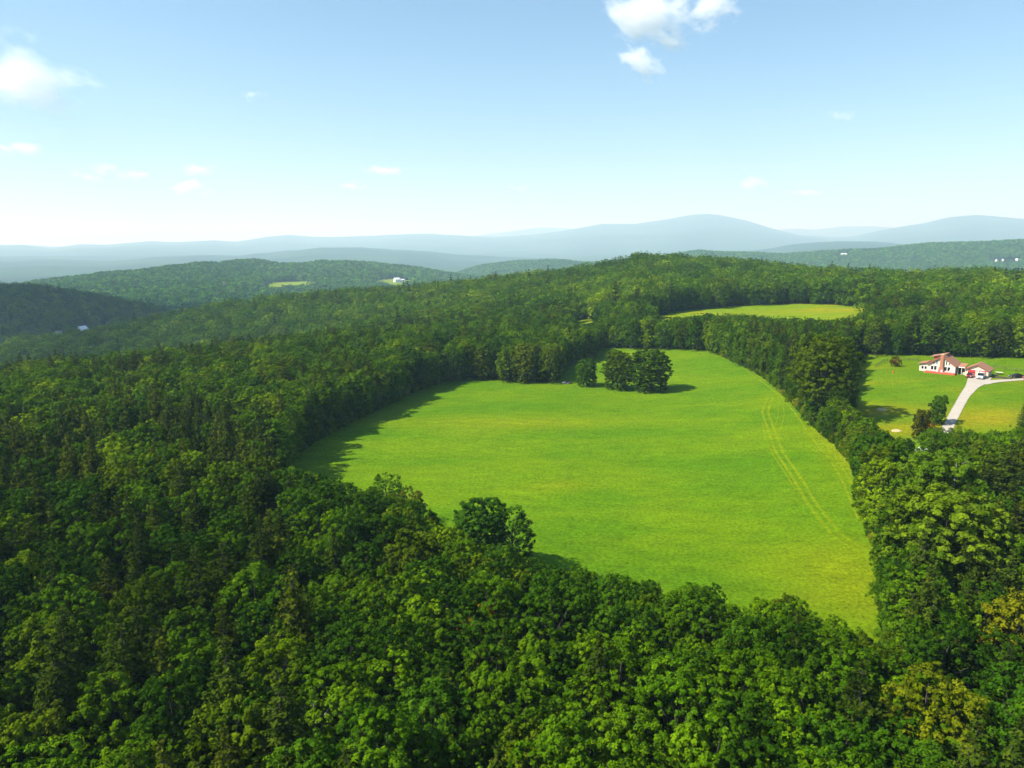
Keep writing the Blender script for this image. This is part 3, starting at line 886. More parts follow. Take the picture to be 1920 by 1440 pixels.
scatter('grass_tussocks', ct, tx_, ty_, H(tx_, ty_) - .02, rng.uniform(.35, .9, len(tx_)), np.arange(len(tx_)) % 3, tc_, 'tussocks of longer grass scattered over the meadow')
ex_, ey_, es_ = [], [], []
for P_ in (WM0, WL0, WH0):
    for off, s0, s1, st in ((-.4, .10, .22, .9), (.6, .15, .40, 1.0), (1.8, .35, .75, 1.5)):
        ax_, ay_ = edge_points(P_, st, off)
        ex_.append(ax_); ey_.append(ay_); es_.append(rng.uniform(s0, s1, len(ax_)))
ex_, ey_, es_ = np.concatenate(ex_), np.concatenate(ey_), np.concatenate(es_)
_, _, dep_ = proj(ex_, ey_, H(ex_, ey_))
b_ = covers_open(ex_, ey_, H(ex_, ey_), 4 * es_, 1.6 * es_, OPEN, 2)
k_ = ~b_ & (np.hypot(ex_, ey_) < 480)
ex_, ey_, es_ = ex_[k_], ey_[k_], es_[k_]
cb_ = proto_collection('brush_kinds', ['bush'])
bc_, _ = palette(ex_, ey_, np.zeros(len(ex_), bool), None)
pale_ = rng.random(len(ex_)) < .25  # a random quarter of the brush is pale yellow green
bc_[pale_] = (.17, .19, .01)
scatter('undergrowth', cb_, ex_, ey_, H(ex_, ey_) - .05, es_, np.zeros(len(ex_)), bc_, 'low brush and tall weeds along the edges of the woods')
print('TUFTS', len(tx_), 'BRUSH', len(ex_))
#('HAYP', p_, ground(*p_), math.hypot(*ground(*p_)))
# ------------------------------------------------------------------ haze
def box_mesh(name, lo, hi, mats):
    x0, y0, z0 = lo; x1, y1, z1 = hi
    V = np.array([(x0, y0, z0), (x1, y0, z0), (x1, y1, z0), (x0, y1, z0), (x0, y0, z1), (x1, y0, z1), (x1, y1, z1), (x0, y1, z1)], float)
    F = np.array([(0, 3, 2, 1), (4, 5, 6, 7), (0, 1, 5, 4), (1, 2, 6, 5), (2, 3, 7, 6), (3, 0, 4, 7)])
    return np_mesh(name, V, F, mats)
HAZE_TOP = max(HMAX, 400) + 30
m, n, l = nt('haze')
n.remove(n['Principled BSDF'])
pv = n.new('ShaderNodeVolumePrincipled')
pv.inputs['Color'].default_value = (0.52, 0.78, 1.0, 1)
pv.inputs['Absorption Color'].default_value = (1, 1, 1, 1)
pv.inputs['Density'].default_value = 1.1e-4
pv.inputs['Anisotropy'].default_value = 0.12
l.new(pv.outputs[0], n['Material Output'].inputs['Volume'])
hz_o = link(bpy.data.objects.new('haze', box_mesh('haze', (-42000, -40000, HMIN - 30), (42000, 42000, HAZE_TOP), [m])))
tag(hz_o, 'pale blue haze lying over the far hills', None, None, 'stuff')
# ------------------------------------------------------------------ clouds (above the haze)
def cloud(u, v, rx, ry, dist, dens, seed, label, thick=0.45, tilt=0.0, sc=2.3, group=None, out=None, hard=3.0):
    if out is None:
        d = ray(u, v); h = math.hypot(d[0], d[1])
        c = np.array([d[0], d[1], d[2]]) / h * dist + [0, 0, CZ]
        sxr = rx * dist / FPX; szr = ry * dist / FPX
        az = math.atan2(d[0], d[1])
    else:
        c = np.array(out, float); sxr, szr = rx, ry; az = 0.0
    me = bpy.data.meshes.new('cloud')
    bm = bmesh.new(); bmesh.ops.create_icosphere(bm, subdivisions=3, radius=1.0); bm.to_mesh(me); bm.free()
    o = link(bpy.data.objects.new('cloud', me))
    syr = max(sxr * .6, szr) if out is None else thick
    o.location = c; o.scale = (sxr, syr, szr); o.rotation_euler = (0, tilt, -az)
    m, n, l = nt('cloud_vapour')
    n.remove(n['Principled BSDF'])
    pv = n.new('ShaderNodeVolumePrincipled'); pv.inputs['Color'].default_value = (1, 1, 1, 1); pv.inputs['Anisotropy'].default_value = 0.1
    tc = n.new('ShaderNodeTexCoord')
    ln = n.new('ShaderNodeVectorMath'); ln.operation = 'LENGTH'; l.new(tc.outputs['Object'], ln.inputs[0])
    mp = n.new('ShaderNodeMapping'); mp.inputs['Scale'].default_value = (sxr / szr * .55, syr / szr * .5, 1.0); mp.inputs['Location'].default_value = (seed * 3.1, seed * 1.7, 0)
    l.new(tc.outputs['Object'], mp.inputs['Vector'])
    nz_ = n.new('ShaderNodeTexNoise'); nz_.inputs['Scale'].default_value = sc; nz_.inputs['Detail'].default_value = 6; nz_.inputs['Roughness'].default_value = .58
    l.new(mp.outputs[0], nz_.inputs['Vector'])
    def math_(op, a_, b_):
        q = n.new('ShaderNodeMath'); q.operation = op
        for k_, s_ in ((0, a_), (1, b_)):
            if isinstance(s_, (int, float)): q.inputs[k_].default_value = s_
            else: l.new(s_, q.inputs[k_])
        return q.outputs[0]
    fall = math_('SUBTRACT', 1.0, ln.outputs['Value'])
    e = math_('ADD', math_('MULTIPLY', fall, .75), math_('MULTIPLY', math_('SUBTRACT', nz_.outputs['Fac'], .5), 2.0))
    e = math_('MULTIPLY', math_('SUBTRACT', e, .27), hard)
    cl = n.new('ShaderNodeClamp'); l.new(e, cl.inputs[0])
    l.new(math_('MULTIPLY', math_('POWER', cl.outputs[0], 1.3), dens), pv.inputs['Density'])
    l.new(pv.outputs[0], n['Material Output'].inputs['Volume'])
    m.cycles.volume_step_rate = 0.5
    me.materials.append(m)
    tag(o, label, 'cloud', group or 'white clouds in the summer sky')
    return o
cloud(30, 132, 130, 74, 5200, .006, 1, 'large puffy white cloud at the left edge of the sky', tilt=.15, sc=1.5)
cloud(1215, 30, 120, 62, 5000, .010, 2, 'long broken white cloud at the top of the sky, left end of the pair', tilt=.45, sc=1.9)
cloud(1340, 18, 75, 38, 5000, .010, 12, 'torn white cloud at the top of the sky, right end of the pair', tilt=-.1, sc=1.8)
cloud(1202, 120, 62, 30, 5600, .012, 3, 'small slanting white cloud under the broken cloud at the top', tilt=.5, sc=1.5)
SMALL = [(28, 282, 60, 20, 'flat pale cloud low at the left edge of the sky'), (190, 324, 50, 26, 'pale cloud low on the left, larger of a close pair'),
         (252, 329, 42, 18, 'pale cloud low on the left, smaller of a close pair'), (373, 318, 40, 18, 'small pale cloud above a wider faint one, left of centre'),
         (352, 352, 55, 22, 'wide faint cloud low above the left ridge'), (722, 322, 56, 14, 'thin pale streak of cloud above the central ridge'),
         (660, 350, 40, 16, 'faint cloud patch below the thin streak above the central ridge'), (974, 355, 26, 14, 'tiny round pale cloud above the centre of the ridge'),
         (1412, 349, 42, 22, 'small round pale cloud above the highest mountain'), (1512, 362, 42, 8, 'thin faint cloud right of the highest mountain'),
         (1580, 216, 34, 13, 'tiny faint cloud alone in the blue on the right'), (474, 180, 30, 12, 'tiny faint cloud alone in the blue on the left')]
for k_, (u_, v_, rx, ry, lab) in enumerate(SMALL):
    s_ = (450 - v_) / FPX
    cloud(u_, v_, rx, ry, max(6000, (HAZE_TOP + 330) / max(.05, s_)), .007, 20 + k_, lab, sc=1.3, hard=2.0)
# two fair-weather clouds out of the frame that shade the dark hill and valley on the left
def shade_at(u, v, zc):
    x, y = ground(u, v); z = hz(x, y); t = (zc - z) / SUN[2]
    return (x + SUN[0] * t, y + SUN[1] * t, zc)
sh = shade_at(90, 585, HAZE_TOP + 420)
cloud(0, 0, 560, 120, 0, .045, 41, 'broad white cloud beyond the left edge whose shadow darkens the near left hill', out=sh, thick=620, group='clouds beyond the left edge', sc=1.0)
sh = shade_at(330, 600, HAZE_TOP + 420)
cloud(0, 0, 520, 90, 0, .045, 43, 'smaller white cloud beyond the left edge whose shadow falls in the valley', out=sh, thick=330, group='clouds beyond the left edge', sc=1.0)

sh = shade_at(110, 1230, HAZE_TOP + 330)  # unseen thin cloud, added only to dim the near left corner of the wood
cloud(0, 0, 150, 60, 0, .016, 44, 'thin unseen cloud added beyond the left edge, dimming the near corner of the wood', out=sh, thick=75, group='clouds beyond the left edge', sc=1.0)

# ------------------------------------------------------------------ paths: gravel drive and wheel tracks
def ribbon(name, pts, widths, lift, mat, label=None, cross=3, step=1.0, kind='structure'):
    P = np.array(pts, float)
    seg = np.concatenate([[0], np.cumsum(np.hypot(*np.diff(P, axis=0).T))])
    n_ = max(4, int(seg[-1] / step)); t = np.linspace(0, seg[-1], n_)
    X = np.interp(t, seg, P[:, 0]); Y = np.interp(t, seg, P[:, 1]); Wd = np.interp(t, seg, widths)
    for _ in range(6):
        X[1:-1] = (X[:-2] + 2 * X[1:-1] + X[2:]) / 4; Y[1:-1] = (Y[:-2] + 2 * Y[1:-1] + Y[2:]) / 4
    tx = np.gradient(X); ty = np.gradient(Y); L = np.hypot(tx, ty); nx_, ny_ = ty / L, -tx / L
    V = []
    for c_ in np.linspace(-.5, .5, cross + 1):
        wob = Wd * c_ * (1 + .10 * np.array([vnoise(np.array([a_ * .9]), np.array([c_ * 7]), 3)[0] for a_ in t]))
        x = X + nx_ * wob; y = Y + ny_ * wob
        V.append(np.stack([x, y, H(x, y) + lift], -1))
    V = np.stack(V, 1).reshape(-1, 3); c1 = cross + 1
    i_, j_ = np.meshgrid(np.arange(n_ - 1), np.arange(cross), indexing='ij'); a_ = (i_ * c1 + j_).ravel()
    F = np.stack([a_, a_ + 1, a_ + c1 + 1, a_ + c1], 1)
    n0 = np.cross(V[F[0][1]] - V[F[0][0]], V[F[0][2]] - V[F[0][0]])
    if n0[2] < 0: F = F[:, ::-1]
    o = link(bpy.data.objects.new(name, np_mesh(name, V, F, [mat], var={'dry': np.zeros(len(V))}, smooth=True)))
    tag(o, label, None, None, kind)
    return o
dr = [ground(*p) for p in ((1772, 812), (1783, 790), (1796, 765), (1809, 742), (1822, 726), (1833, 716), (1838, 706.5))]
ribbon('drive', dr, [2.7, 2.6, 2.6, 2.8, 3.6, 6.0, 7.0], .10, M_GRAVEL, 'pale gravel drive running from the garage down to the trees', cross=5)
br = [ground(*p) for p in ((1836, 719), (1860, 715.5), (1890, 713.5), (1925, 711), (1990, 706), (2080, 700))]
ribbon('drive_branch', br, [5.0, 3.8, 3.0, 2.8, 2.8, 2.8], .13, M_GRAVEL, 'pale gravel branch of the drive leading off to the right', cross=4)
M_TRACK = grass_mat('worn_grass', (0.115, 0.185, 0.001), (0.15, 0.205, 0.001), (0.18, 0.19, 0.003), dryamt=.8, patch=.08)
def twin(px, gauge=1.7, w=.5, name='wheel_track', label=None):
    P = np.array([ground(*p) for p in px]); t = np.gradient(P, axis=0); t /= np.linalg.norm(t, axis=1, keepdims=True)
    nn = np.stack([t[:, 1], -t[:, 0]], -1)
    for sgn in (-1, 1):
        ribbon(name, P + nn * gauge / 2 * sgn, [w] * len(P), .07, M_TRACK, label, cross=1, step=1.2)
twin([(1405, 697), (1440, 720), (1467, 742), (1495, 773), (1519, 808), (1543, 839), (1567, 867), (1585, 898), (1602, 936), (1618, 974)], label='worn wheel track along the right edge of the meadow')
twin([(1444, 745), (1434, 773), (1449, 815), (1460, 846), (1484, 881), (1501, 908), (1519, 940), (1543, 971), (1567, 1002), (1595, 1023), (1620, 1035), (1640, 1046)], w=.75, label='worn wheel track curving through the right of the meadow')
twin([(1432, 790), (1440, 825), (1452, 850), (1476, 885), (1497, 920)], w=.3, gauge=1.2, label='faint wheel track beside the curving one')
twin([(1463, 752), (1465, 780), (1455, 811)], w=.28, label='faint short wheel track high on the right of the meadow')

# ------------------------------------------------------------------ small builders
class MB:
    def __init__(s): s.V = []; s.F = []
    def add(s, V, F):
        o = len(s.V); s.V += [tuple(v) for v in V]; s.F += [tuple(i + o for i in f) for f in F]; return s
    def box(s, x0, y0, z0, x1, y1, z1):
        return s.add([(x0, y0, z0), (x1, y0, z0), (x1, y1, z0), (x0, y1, z0), (x0, y0, z1), (x1, y0, z1), (x1, y1, z1), (x0, y1, z1)],
                     [(0, 3, 2, 1), (4, 5, 6, 7), (0, 1, 5, 4), (1, 2, 6, 5), (2, 3, 7, 6), (3, 0, 4, 7)])
    def prism(s, prof, y0, y1, axis='y'):
        n_ = len(prof)
        if axis == 'y': V = [(a, y0, b) for a, b in prof] + [(a, y1, b) for a, b in prof]
        else: V = [(y0, a, b) for a, b in prof] + [(y1, a, b) for a, b in prof]
        F = [tuple(range(n_)), tuple(range(2 * n_ - 1, n_ - 1, -1))] + [(i, i + n_, (i + 1) % n_ + n_, (i + 1) % n_) for i in range(n_)]
        return s.add(V, F)
    def tube(s, p0, p1, r, k=8):
        v, f = tube([p0, p1], [r, r], k); s.add(v, f)
        s.F.append(tuple(range(len(s.V) - 2 * k, len(s.V) - k))); s.F.append(tuple(range(len(s.V) - k, len(s.V)))[::-1]); return s
    def build(s, name, mat, parent=None, bevel=0.0, label=None):
        me = bpy.data.meshes.new(name); me.from_pydata(s.V, [], s.F)
        bm = bmesh.new(); bm.from_mesh(me); bmesh.ops.recalc_face_normals(bm, faces=bm.faces)
        if bevel: bmesh.ops.bevel(bm, geom=bm.edges[:], offset=bevel, segments=2, affect='EDGES', profile=.6)
        bm.to_mesh(me); bm.free(); me.materials.append(mat)
        o = link(bpy.data.objects.new(name, me), parent)
        if label: o['label'] = label
        return o
MC = dict(
    stucco=simple('cream_siding', (0.66, 0.58, 0.46), .8, noise=.08, scale=2),
    cream=simple('garage_siding', (0.72, 0.58, 0.40), .8, noise=.08, scale=2),
    white=simple('white_paint', (0.80, 0.79, 0.75), .5),
    roof=simple('brown_shingle', (0.29, 0.14, 0.078), .85, noise=.25, scale=5, bump=.4),
    trim=simple('red_brown_trim', (0.30, 0.085, 0.05), .6),
    brick=simple('chimney_stone', (0.36, 0.15, 0.085), .9, noise=.35, scale=9, bump=.5),
    red=simple('red_deck', (0.52, 0.075, 0.045), .7, noise=.15, scale=4),
    pink=simple('deck_top', (0.62, 0.22, 0.18), .75, noise=.12, scale=4),
    door=simple('red_door', (0.56, 0.045, 0.035), .45),
    glass=simple('dark_glass', (0.012, 0.014, 0.016), .08),
    dark=simple('dark_siding', (0.07, 0.045, 0.035), .8),
    wood=simple('tan_wood', (0.55, 0.42, 0.22), .8, noise=.2, scale=4),
    soil=simple('garden_soil', (0.06, 0.045, 0.03), .95, noise=.3, scale=6),
    rubber=simple('tyre', (0.02, 0.02, 0.02), .8), chrome=simple('alloy', (0.6, 0.6, 0.6), .3, metal=.8),
    lamp=simple('lamp_glass', (0.75, 0.75, 0.72), .15), tin=simple('pale_metal_roof', (0.72, 0.74, 0.75), .4),
    grey=simple('grey_roof', (0.30, 0.30, 0.30), .8, noise=.15, scale=2), rock=simple('pale_rock', (0.62, 0.60, 0.55), .9, noise=.2, scale=2, bump=.5),
    darkrock=simple('dark_rock', (0.10, 0.095, 0.085), .9, noise=.3, scale=2, bump=.5), canvas=simple('cream_canvas', (0.80, 0.74, 0.50), .8), orange=simple('orange_plastic', (0.65, 0.13, 0.03), .5))

# ------------------------------------------------------------------ the house
hx, hy = ground(1739, 697)
hzv = _hz
HR = R(-41.5)
house = empty('house', (hx, hy, hzv), HR)
tag(house, 'cream house with brown roofs, stone chimney, red deck and attached two-door garage', 'house')
def hw(x, y):
    c_, s_ = math.cos(HR), math.sin(HR)
    return hx + x * c_ - y * s_, hy + x * s_ + y * c_
MB().prism([(0, -1.2), (8.6, -1.2), (8.6, 3.05), (4.3, 6.0), (0, 3.05)], 0, 8).build('wall', MC['stucco'], house, label='cream front gable wall with tall windows')
MB().prism([(-3.0, -1.2), (-.003, -1.2), (-.003, 3.2), (-3.0, 2.55)], 1.0, 6.4).build('wall', MC['stucco'], house, label='low cream side wing on the left')
rf = MB().prism([(4.3, 6.05), (9.15, 2.72), (9.15, 2.94), (4.3, 6.29)], -.55, 8.4).build('roof', MC['roof'], house, label='right slope of the main roof')
rl = MB().prism([(4.297, 6.05), (-.45, 2.80), (-.45, 3.02), (4.297, 6.29)], -.55, 8.4).build('roof', MC['roof'], house, label='left slope of the main roof')
MB().prism([(4.3, 5.88), (9.0, 2.66), (9.17, 2.92), (4.3, 6.33)], -.62, -.553).build('fascia', MC['trim'], rf)
MB().prism([(4.297, 5.88), (-.3, 2.68), (-.47, 2.98), (4.297, 6.33)], -.62, -.553).build('fascia', MC['trim'], rl)
MB().prism([(-.46, 3.17), (-3.5, 2.46), (-3.5, 2.66), (-.46, 3.38)], .4, 6.9).build('roof', MC['roof'], house, label='shallow roof over the left wing')
MB().prism([(.9, 3.3), (4.1, 3.3), (4.1, 6.28), (.9, 5.3)], 3.2, 7.4).build('dormer', MC['trim'], house)
MB().prism([(.0, 5.10), (4.9, 6.45), (4.9, 6.63), (.0, 5.30)], 2.6, 8.0).build('roof', MC['roof'], house, label='raised dormer roof with a pale edge')
MB().box(-.04, 2.56, 5.06, -.003, 8.03, 5.33).build('fascia', MC['white'], house)
def window(x0, z0, x1, z1, y=0.0, name='window', parent=house):
    f = MB()
    t = .09
    f.box(x0 - t, y - .06, z0 - t, x1 + t, y - .003, z0); f.box(x0 - t, y - .06, z1, x1 + t, y - .003, z1 + t)
    f.box(x0 - t, y - .06, z0, x0, y - .003, z1); f.box(x1, y - .06, z0, x1 + t, y - .003, z1)
    w_ = f.build(name, MC['white'], parent)
    MB().box(x0, y - .035, z0, x1, y - .004, z1).build('pane', MC['glass'], w_)
for x0 in (.95, 1.95, 5.15, 6.2): window(x0, .98, x0 + .82, 2.35)
for x0, z1 in ((1.65, 3.85), (2.55, 4.45), (5.55, 4.45), (6.4, 3.8)): window(x0, 3.0, x0 + .36, z1)
window(-2.3, .8, -1.6, 1.8, 1.0); window(-1.3, .8, -.6, 1.8, 1.0)
ch = MB().add([(3.45, -.75, -.6), (5.1, -.75, -.6), (5.1, .05, -.6), (3.45, .05, -.6), (3.55, -.75, 2.1), (5.0, -.75, 2.1), (5.0, .05, 2.1), (3.55, .05, 2.1)],
              [(0, 3, 2, 1), (4, 5, 6, 7), (0, 1, 5, 4), (1, 2, 6, 5), (2, 3, 7, 6), (3, 0, 4, 7)])
ch.box(3.80, -.70, 2.1, 4.8, .04, 6.6)
ch = ch.build('chimney', MC['brick'], house)
MB().box(3.72, -.78, 6.6, 4.88, .10, 6.74).build('chimney_cap', MC['wood'], ch)
MB().box(-.4, -2.3, -.9, 9.0, -.003, .58).build('deck', MC['red'], house)
for k_ in range(12): MB().box(-.45 + k_ * .79, -2.38, .585, -.45 + k_ * .79 + .76, -.02, .63).build('board', MC['pink'], house)
for k_ in range(3): MB().box(-1.5 + k_ * .36, -2.0, -.9, -1.14 + k_ * .36, -.8, -.55 + k_ * .3).build('step', MC['wood'], house)
# breezeway
MB().box(8.604, 3.2, -1.0, 11.696, 3.4, 2.6).build('wall', MC['dark'], house, label='dark recessed wall of the passage')
MB().prism([(.9, 2.50), (6.2, 3.25), (6.2, 3.43), (.9, 2.68)], 9.16, 11.35, 'x').build('roof', MC['roof'], house, label='low roof over the passage')
MB().box(9.16, .84, 2.45, 11.35, .897, 2.70).build('fascia', MC['white'], house)
for x0 in (9.2, 10.3, 11.45): MB().box(x0, 1.0, -.8, x0 + .12, 1.12, 2.45).build('post', MC['white'], house)
window(9.9, .1, 10.6, 2.1, 3.2, 'door')
MB().box(10.75, 1.02, .1, 11.42, 1.08, .95).build('railing', MC['wood'], house)
# garage
MB().prism([(11.7, -1.2), (18.6, -1.2), (18.6, 2.45), (15.15, 4.15), (11.7, 2.45)], 0, 7).build('wall', MC['cream'], house, label='cream garage gable wall')
r1 = MB().prism([(15.15, 4.2), (19.1, 2.18), (19.1, 2.36), (15.15, 4.4)], -.5, 7.4).build('roof', MC['roof'], house, label='right slope of the garage roof')
r2 = MB().prism([(15.147, 4.2), (11.36, 2.26), (11.36, 2.44), (15.147, 4.4)], -.5, 7.4).build('roof', MC['roof'], house, label='left slope of the garage roof')
MB().prism([(15.15, 4.06), (18.95, 2.10), (19.12, 2.34), (15.15, 4.43)], -.57, -.503).build('fascia', MC['trim'], r1)
MB().prism([(15.147, 4.06), (11.5, 2.18), (11.34, 2.42), (15.147, 4.43)], -.57, -.503).build('fascia', MC['trim'], r2)
for x0 in (12.5, 15.75):
    fr = MB(); fr.box(x0 - .14, -.08, -.05, x0, -.003, 2.3); fr.box(x0 + 2.3, -.08, -.05, x0 + 2.44, -.003, 2.3); fr.box(x0 - .14, -.08, 2.3, x0 + 2.44, -.003, 2.44)
    fr.build('door_frame', MC['white'], house)
    dd = MB().box(x0, -.03, -.05, x0 + 2.3, -.003, 2.3).build('garage_door', MC['door'], house)
    for q in range(4):
        MB().box(x0 + .03, -.055, -.03 + q * .58, x0 + 2.27, -.033, .51 + q * .58).build('panel', MC['door'], dd)
    for q in range(4): MB().box(x0 + .22 + q * .5, -.065, 1.22, x0 + .56 + q * .5, -.057, 1.5).build('pane', MC['glass'], dd)
lp = MB().box(15.08, -.16, 1.9, 15.24, -.003, 2.2).build('wall_lamp', MC['dark'], house)
# white tanks by the chimney, chairs on the deck
for x0, lab in ((3.35, 'left of two white round tanks at the foot of the chimney'), (4.75, 'right of two white round tanks at the foot of the chimney')):
    t_ = MB().tube((0, 0, 0), (0, 0, .55), .34, 14).tube((0, 0, .55), (0, 0, .68), .2, 12)
    o = t_.build('tank', MC['white']); wx, wy = hw(x0, -1.25); o.location = (wx, wy, hzv + .635); tag(o, lab, 'tank', 'white tanks by the chimney')
def chair(x0, y0, lab):
    t_ = empty('garden_chair', (*hw(x0, y0), hzv + .632), HR + .5); tag(t_, lab, 'chair', 'white garden chairs on the deck')
    MB().box(-.28, -.28, .38, .28, .28, .43).build('seat', MC['white'], t_); MB().box(-.28, .24, .43, .28, .29, .95).build('backrest', MC['white'], t_)
    for a_ in (-.26, .21):
        for b_ in (-.26, .21): MB().box(a_, b_, 0, a_ + .05, b_ + .05, .38).build('leg', MC['white'], t_)
        MB().box(a_, -.26, .6, a_ + .06, .24, .64).build('armrest', MC['white'], t_)
chair(7.4, -1.2, 'left white garden chair on the right end of the red deck'); chair(8.4, -1.3, 'right white garden chair on the right end of the red deck')

# ------------------------------------------------------------------ vehicles
def car(x, y, z, rz, paint, lab, L=4.4, Wd=1.8, Ht=1.45, van=False, cat='car', name='parked_car'):
    t_ = empty(name, (x, y, z), rz); tag(t_, lab, cat, 'vehicles parked by the house')
    h = L / 2
    hood = .92 if not van else 1.15
    body = MB().prism([(-h, .35), (-h, .72), (-h + .25, hood - .08), (-h + 1.15, hood), (h - .35, hood + .06), (h, hood - .08), (h, .4), (h - .3, .28), (-h + .3, .28)], -Wd / 2, Wd / 2, 'x').build('body', paint, t_, bevel=.06)
    if van: pr = [(-h + .95, hood), (-h + 1.75, Ht), (h - .35, Ht), (h - .12, hood + .05)]
    else: pr = [(-h + 1.15, hood), (-h + 1.95, Ht), (h - 1.35, Ht), (h - .55, hood + .05)]
    cab = MB().prism(pr, -Wd / 2 + .12, Wd / 2 - .12, 'x').build('windows', MC['glass'], t_, bevel=.04)
    MB().prism([(pr[1][0] - .02, Ht - .03), (pr[1][0] + .1, Ht + .05), (pr[2][0] - .1, Ht + .05), (pr[2][0] + .04, Ht - .03)], -Wd / 2 + .14, Wd / 2 - .14, 'x').build('car_roof', paint, t_)
    for sx in (-1, 1):
        for yy in (-h + .8, h - .8):
            w_ = MB().tube((sx * (Wd / 2 - .2), yy, .32), (sx * (Wd / 2 + .02), yy, .32), .32, 14).build('wheel', MC['rubber'], t_)
            MB().tube((sx * (Wd / 2 + .021), yy, .32), (sx * (Wd / 2 + .035), yy, .32), .19, 10).build('rim', MC['chrome'], w_)
        MB().box(sx * .62 - .17, -h - .03, .60, sx * .62 + .17, -h + .05, .75).build('headlight', MC['lamp'], t_)
        MB().box(sx * (Wd / 2 + .1) - .1, -h + 1.35, hood, sx * (Wd / 2 + .1) + .06, -h + 1.45, hood + .14).build('mirror', paint, t_)
    MB().box(-.42, -h - .03, .45, .42, -h + .03, .62).build('grille', MC['rubber'], t_)
    MB().box(-Wd / 2 + .1, -h - .07, .30, Wd / 2 - .1, -h - .032, .42).build('bumper', MC['chrome'] if van else paint, t_)
def paintm(nm, c): return simple(nm, c, .25)
P_red = paintm('dark_red_paint', (0.20, 0.012, 0.018)); P_silver = paintm('silver_green_paint', (0.42, 0.46, 0.45)); P_black = paintm('black_paint', (0.015, 0.016, 0.018)); P_br = paintm('bright_red_paint', (0.5, 0.02, 0.02))
def onhouse(x, y):
    wx, wy = hw(x, y); return wx, wy, hz(wx, wy) + .12
car(*onhouse(13.75, -3.0), HR, P_red, 'dark red car parked nose out before the left garage door')
car(*onhouse(17.1, -3.3), HR, P_silver, 'silver grey van parked nose out before the right garage door', L=4.9, Wd=1.95, Ht=1.95, van=True, cat='van', name='parked_van')
bx_, by_ = ground(1906, 709); car(bx_, by_, hz(bx_, by_) + .1, HR - .9, P_black, 'black car parked on the gravel branch near the right edge')
bx_, by_ = ground(1932, 712); car(bx_, by_, hz(bx_, by_) + .1, HR - 1.3, P_br, 'bright red car just entering the right edge of the photo', L=4.2)

# ------------------------------------------------------------------ yard things
px_, py_ = ground(1873, 702)
t_ = empty('picnic_table', (px_, py_, hz(px_, py_)), HR + .2); tag(t_, 'picnic table with a cream cloth standing on the grass right of the garage', 'table')
MB().box(-1.1, -.5, .74, 1.1, .5, .82).build('tabletop', MC['canvas'], t_)
for sy in (-.85, .85): MB().box(-1.1, sy - .13, .42, 1.1, sy + .13, .47).build('bench', MC['dark'], t_)
for sx in (-.8, .8):
    MB().box(sx - .05, -.8, .34, sx + .05, .8, .415).build('crossbar', MC['dark'], t_)
    for sy in (-1, 1): MB().tube((sx, sy * .7, 0), (sx, sy * .2, .74), .05, 6).build('leg', MC['dark'], t_)
for (uu, vv, ll, lab) in ((1877, 709, 3.6, 'longer of two raised garden beds by the gravel branch'), (1888, 710.5, 2.4, 'shorter of two raised garden beds by the gravel branch')):
    px_, py_ = ground(uu, vv); z_ = hz(px_, py_)
    t_ = empty('garden_bed', (px_, py_, z_), HR); tag(t_, lab, 'garden bed', 'raised garden beds by the drive')
    for sy in (-.6, .6): MB().box(-ll / 2, sy - .04, -.1, ll / 2, sy + .04, .42).build('board', MC['dark'], t_)
    for sx in (-ll / 2, ll / 2): MB().box(sx - .04, -.56, -.1, sx + .04, .56, .42).build('board', MC['dark'], t_)
    MB().box(-ll / 2 + .05, -.55, -.1, ll / 2 - .05, .55, .36).build('soil', MC['soil'], t_)
px_, py_ = ground(1865, 705.5); t_ = empty('wheelbarrow', (px_, py_, hz(px_, py_)), .4); tag(t_, 'white wheelbarrow on the grass between garage and garden beds', 'wheelbarrow')
MB().add([(-.35, -.3, .6), (.45, -.3, .6), (.45, .3, .6), (-.35, .3, .6), (-.15, -.18, .3), (.25, -.18, .3), (.25, .18, .3), (-.15, .18, .3)],
         [(0, 1, 5, 4), (1, 2, 6, 5), (2, 3, 7, 6), (3, 0, 4, 7), (4, 5, 6, 7)]).build('tray', MC['white'], t_)
MB().tube((-.5, -.05, .2), (-.5, .05, .2), .2, 12).build('wheel', MC['rubber'], t_)
for sy in (-.25, .25):
    MB().tube((-.5, sy * .3, .2), (1.0, sy, .55), .03, 6).build('handle', MC['wood'], t_); MB().tube((.3, sy, 0), (.3, sy, .4), .03, 6).build('leg', MC['dark'], t_)
px_, py_ = ground(1674, 700); t_ = empty('hydrant', (px_, py_, hz(px_, py_))); tag(t_, 'small orange post standing on the lawn below the purple brown bush', 'post')
MB().tube((0, 0, 0), (0, 0, .8), .16, 10).build('barrel', MC['orange'], t_); MB().tube((-.3, 0, .55), (.3, 0, .55), .09, 8).build('spout', MC['orange'], t_); MB().tube((0, 0, .8), (0, 0, .95), .1, 8).build('cap', MC['orange'], t_)
t_.name = 'marker_post'
def rail_fence(pts, lab, name='rail_fence'):
    P = [ground(*p) for p in pts]; x0, y0 = P[0]
    root = empty(name, (x0, y0, hz(x0, y0))); z0 = hz(x0, y0); tag(root, lab, 'fence', 'wooden rail fences behind the lawn')
    prev = None
    for (xa, ya), (xb, yb) in zip(P[:-1], P[1:]):
        n_ = max(1, int(math.hypot(xb - xa, yb - ya) / 2.6))
        for k_ in range(n_ + 1):
            x = xa + (xb - xa) * k_ / n_; y = ya + (yb - ya) * k_ / n_; z = hz(x, y) - z0
            q = (x - x0, y - y0, z)
            if prev is not None and k_ == 0: continue
            MB().tube((q[0], q[1], z - .3), (q[0], q[1], z + 1.15), .08, 6).build('post', MC['dark'], root)
            if prev is not None:
                for hh in (.5, .95): MB().tube((prev[0], prev[1], prev[2] + hh), (q[0], q[1], z + hh), .055, 5).build('rail', MC['dark'], root)
            prev = q
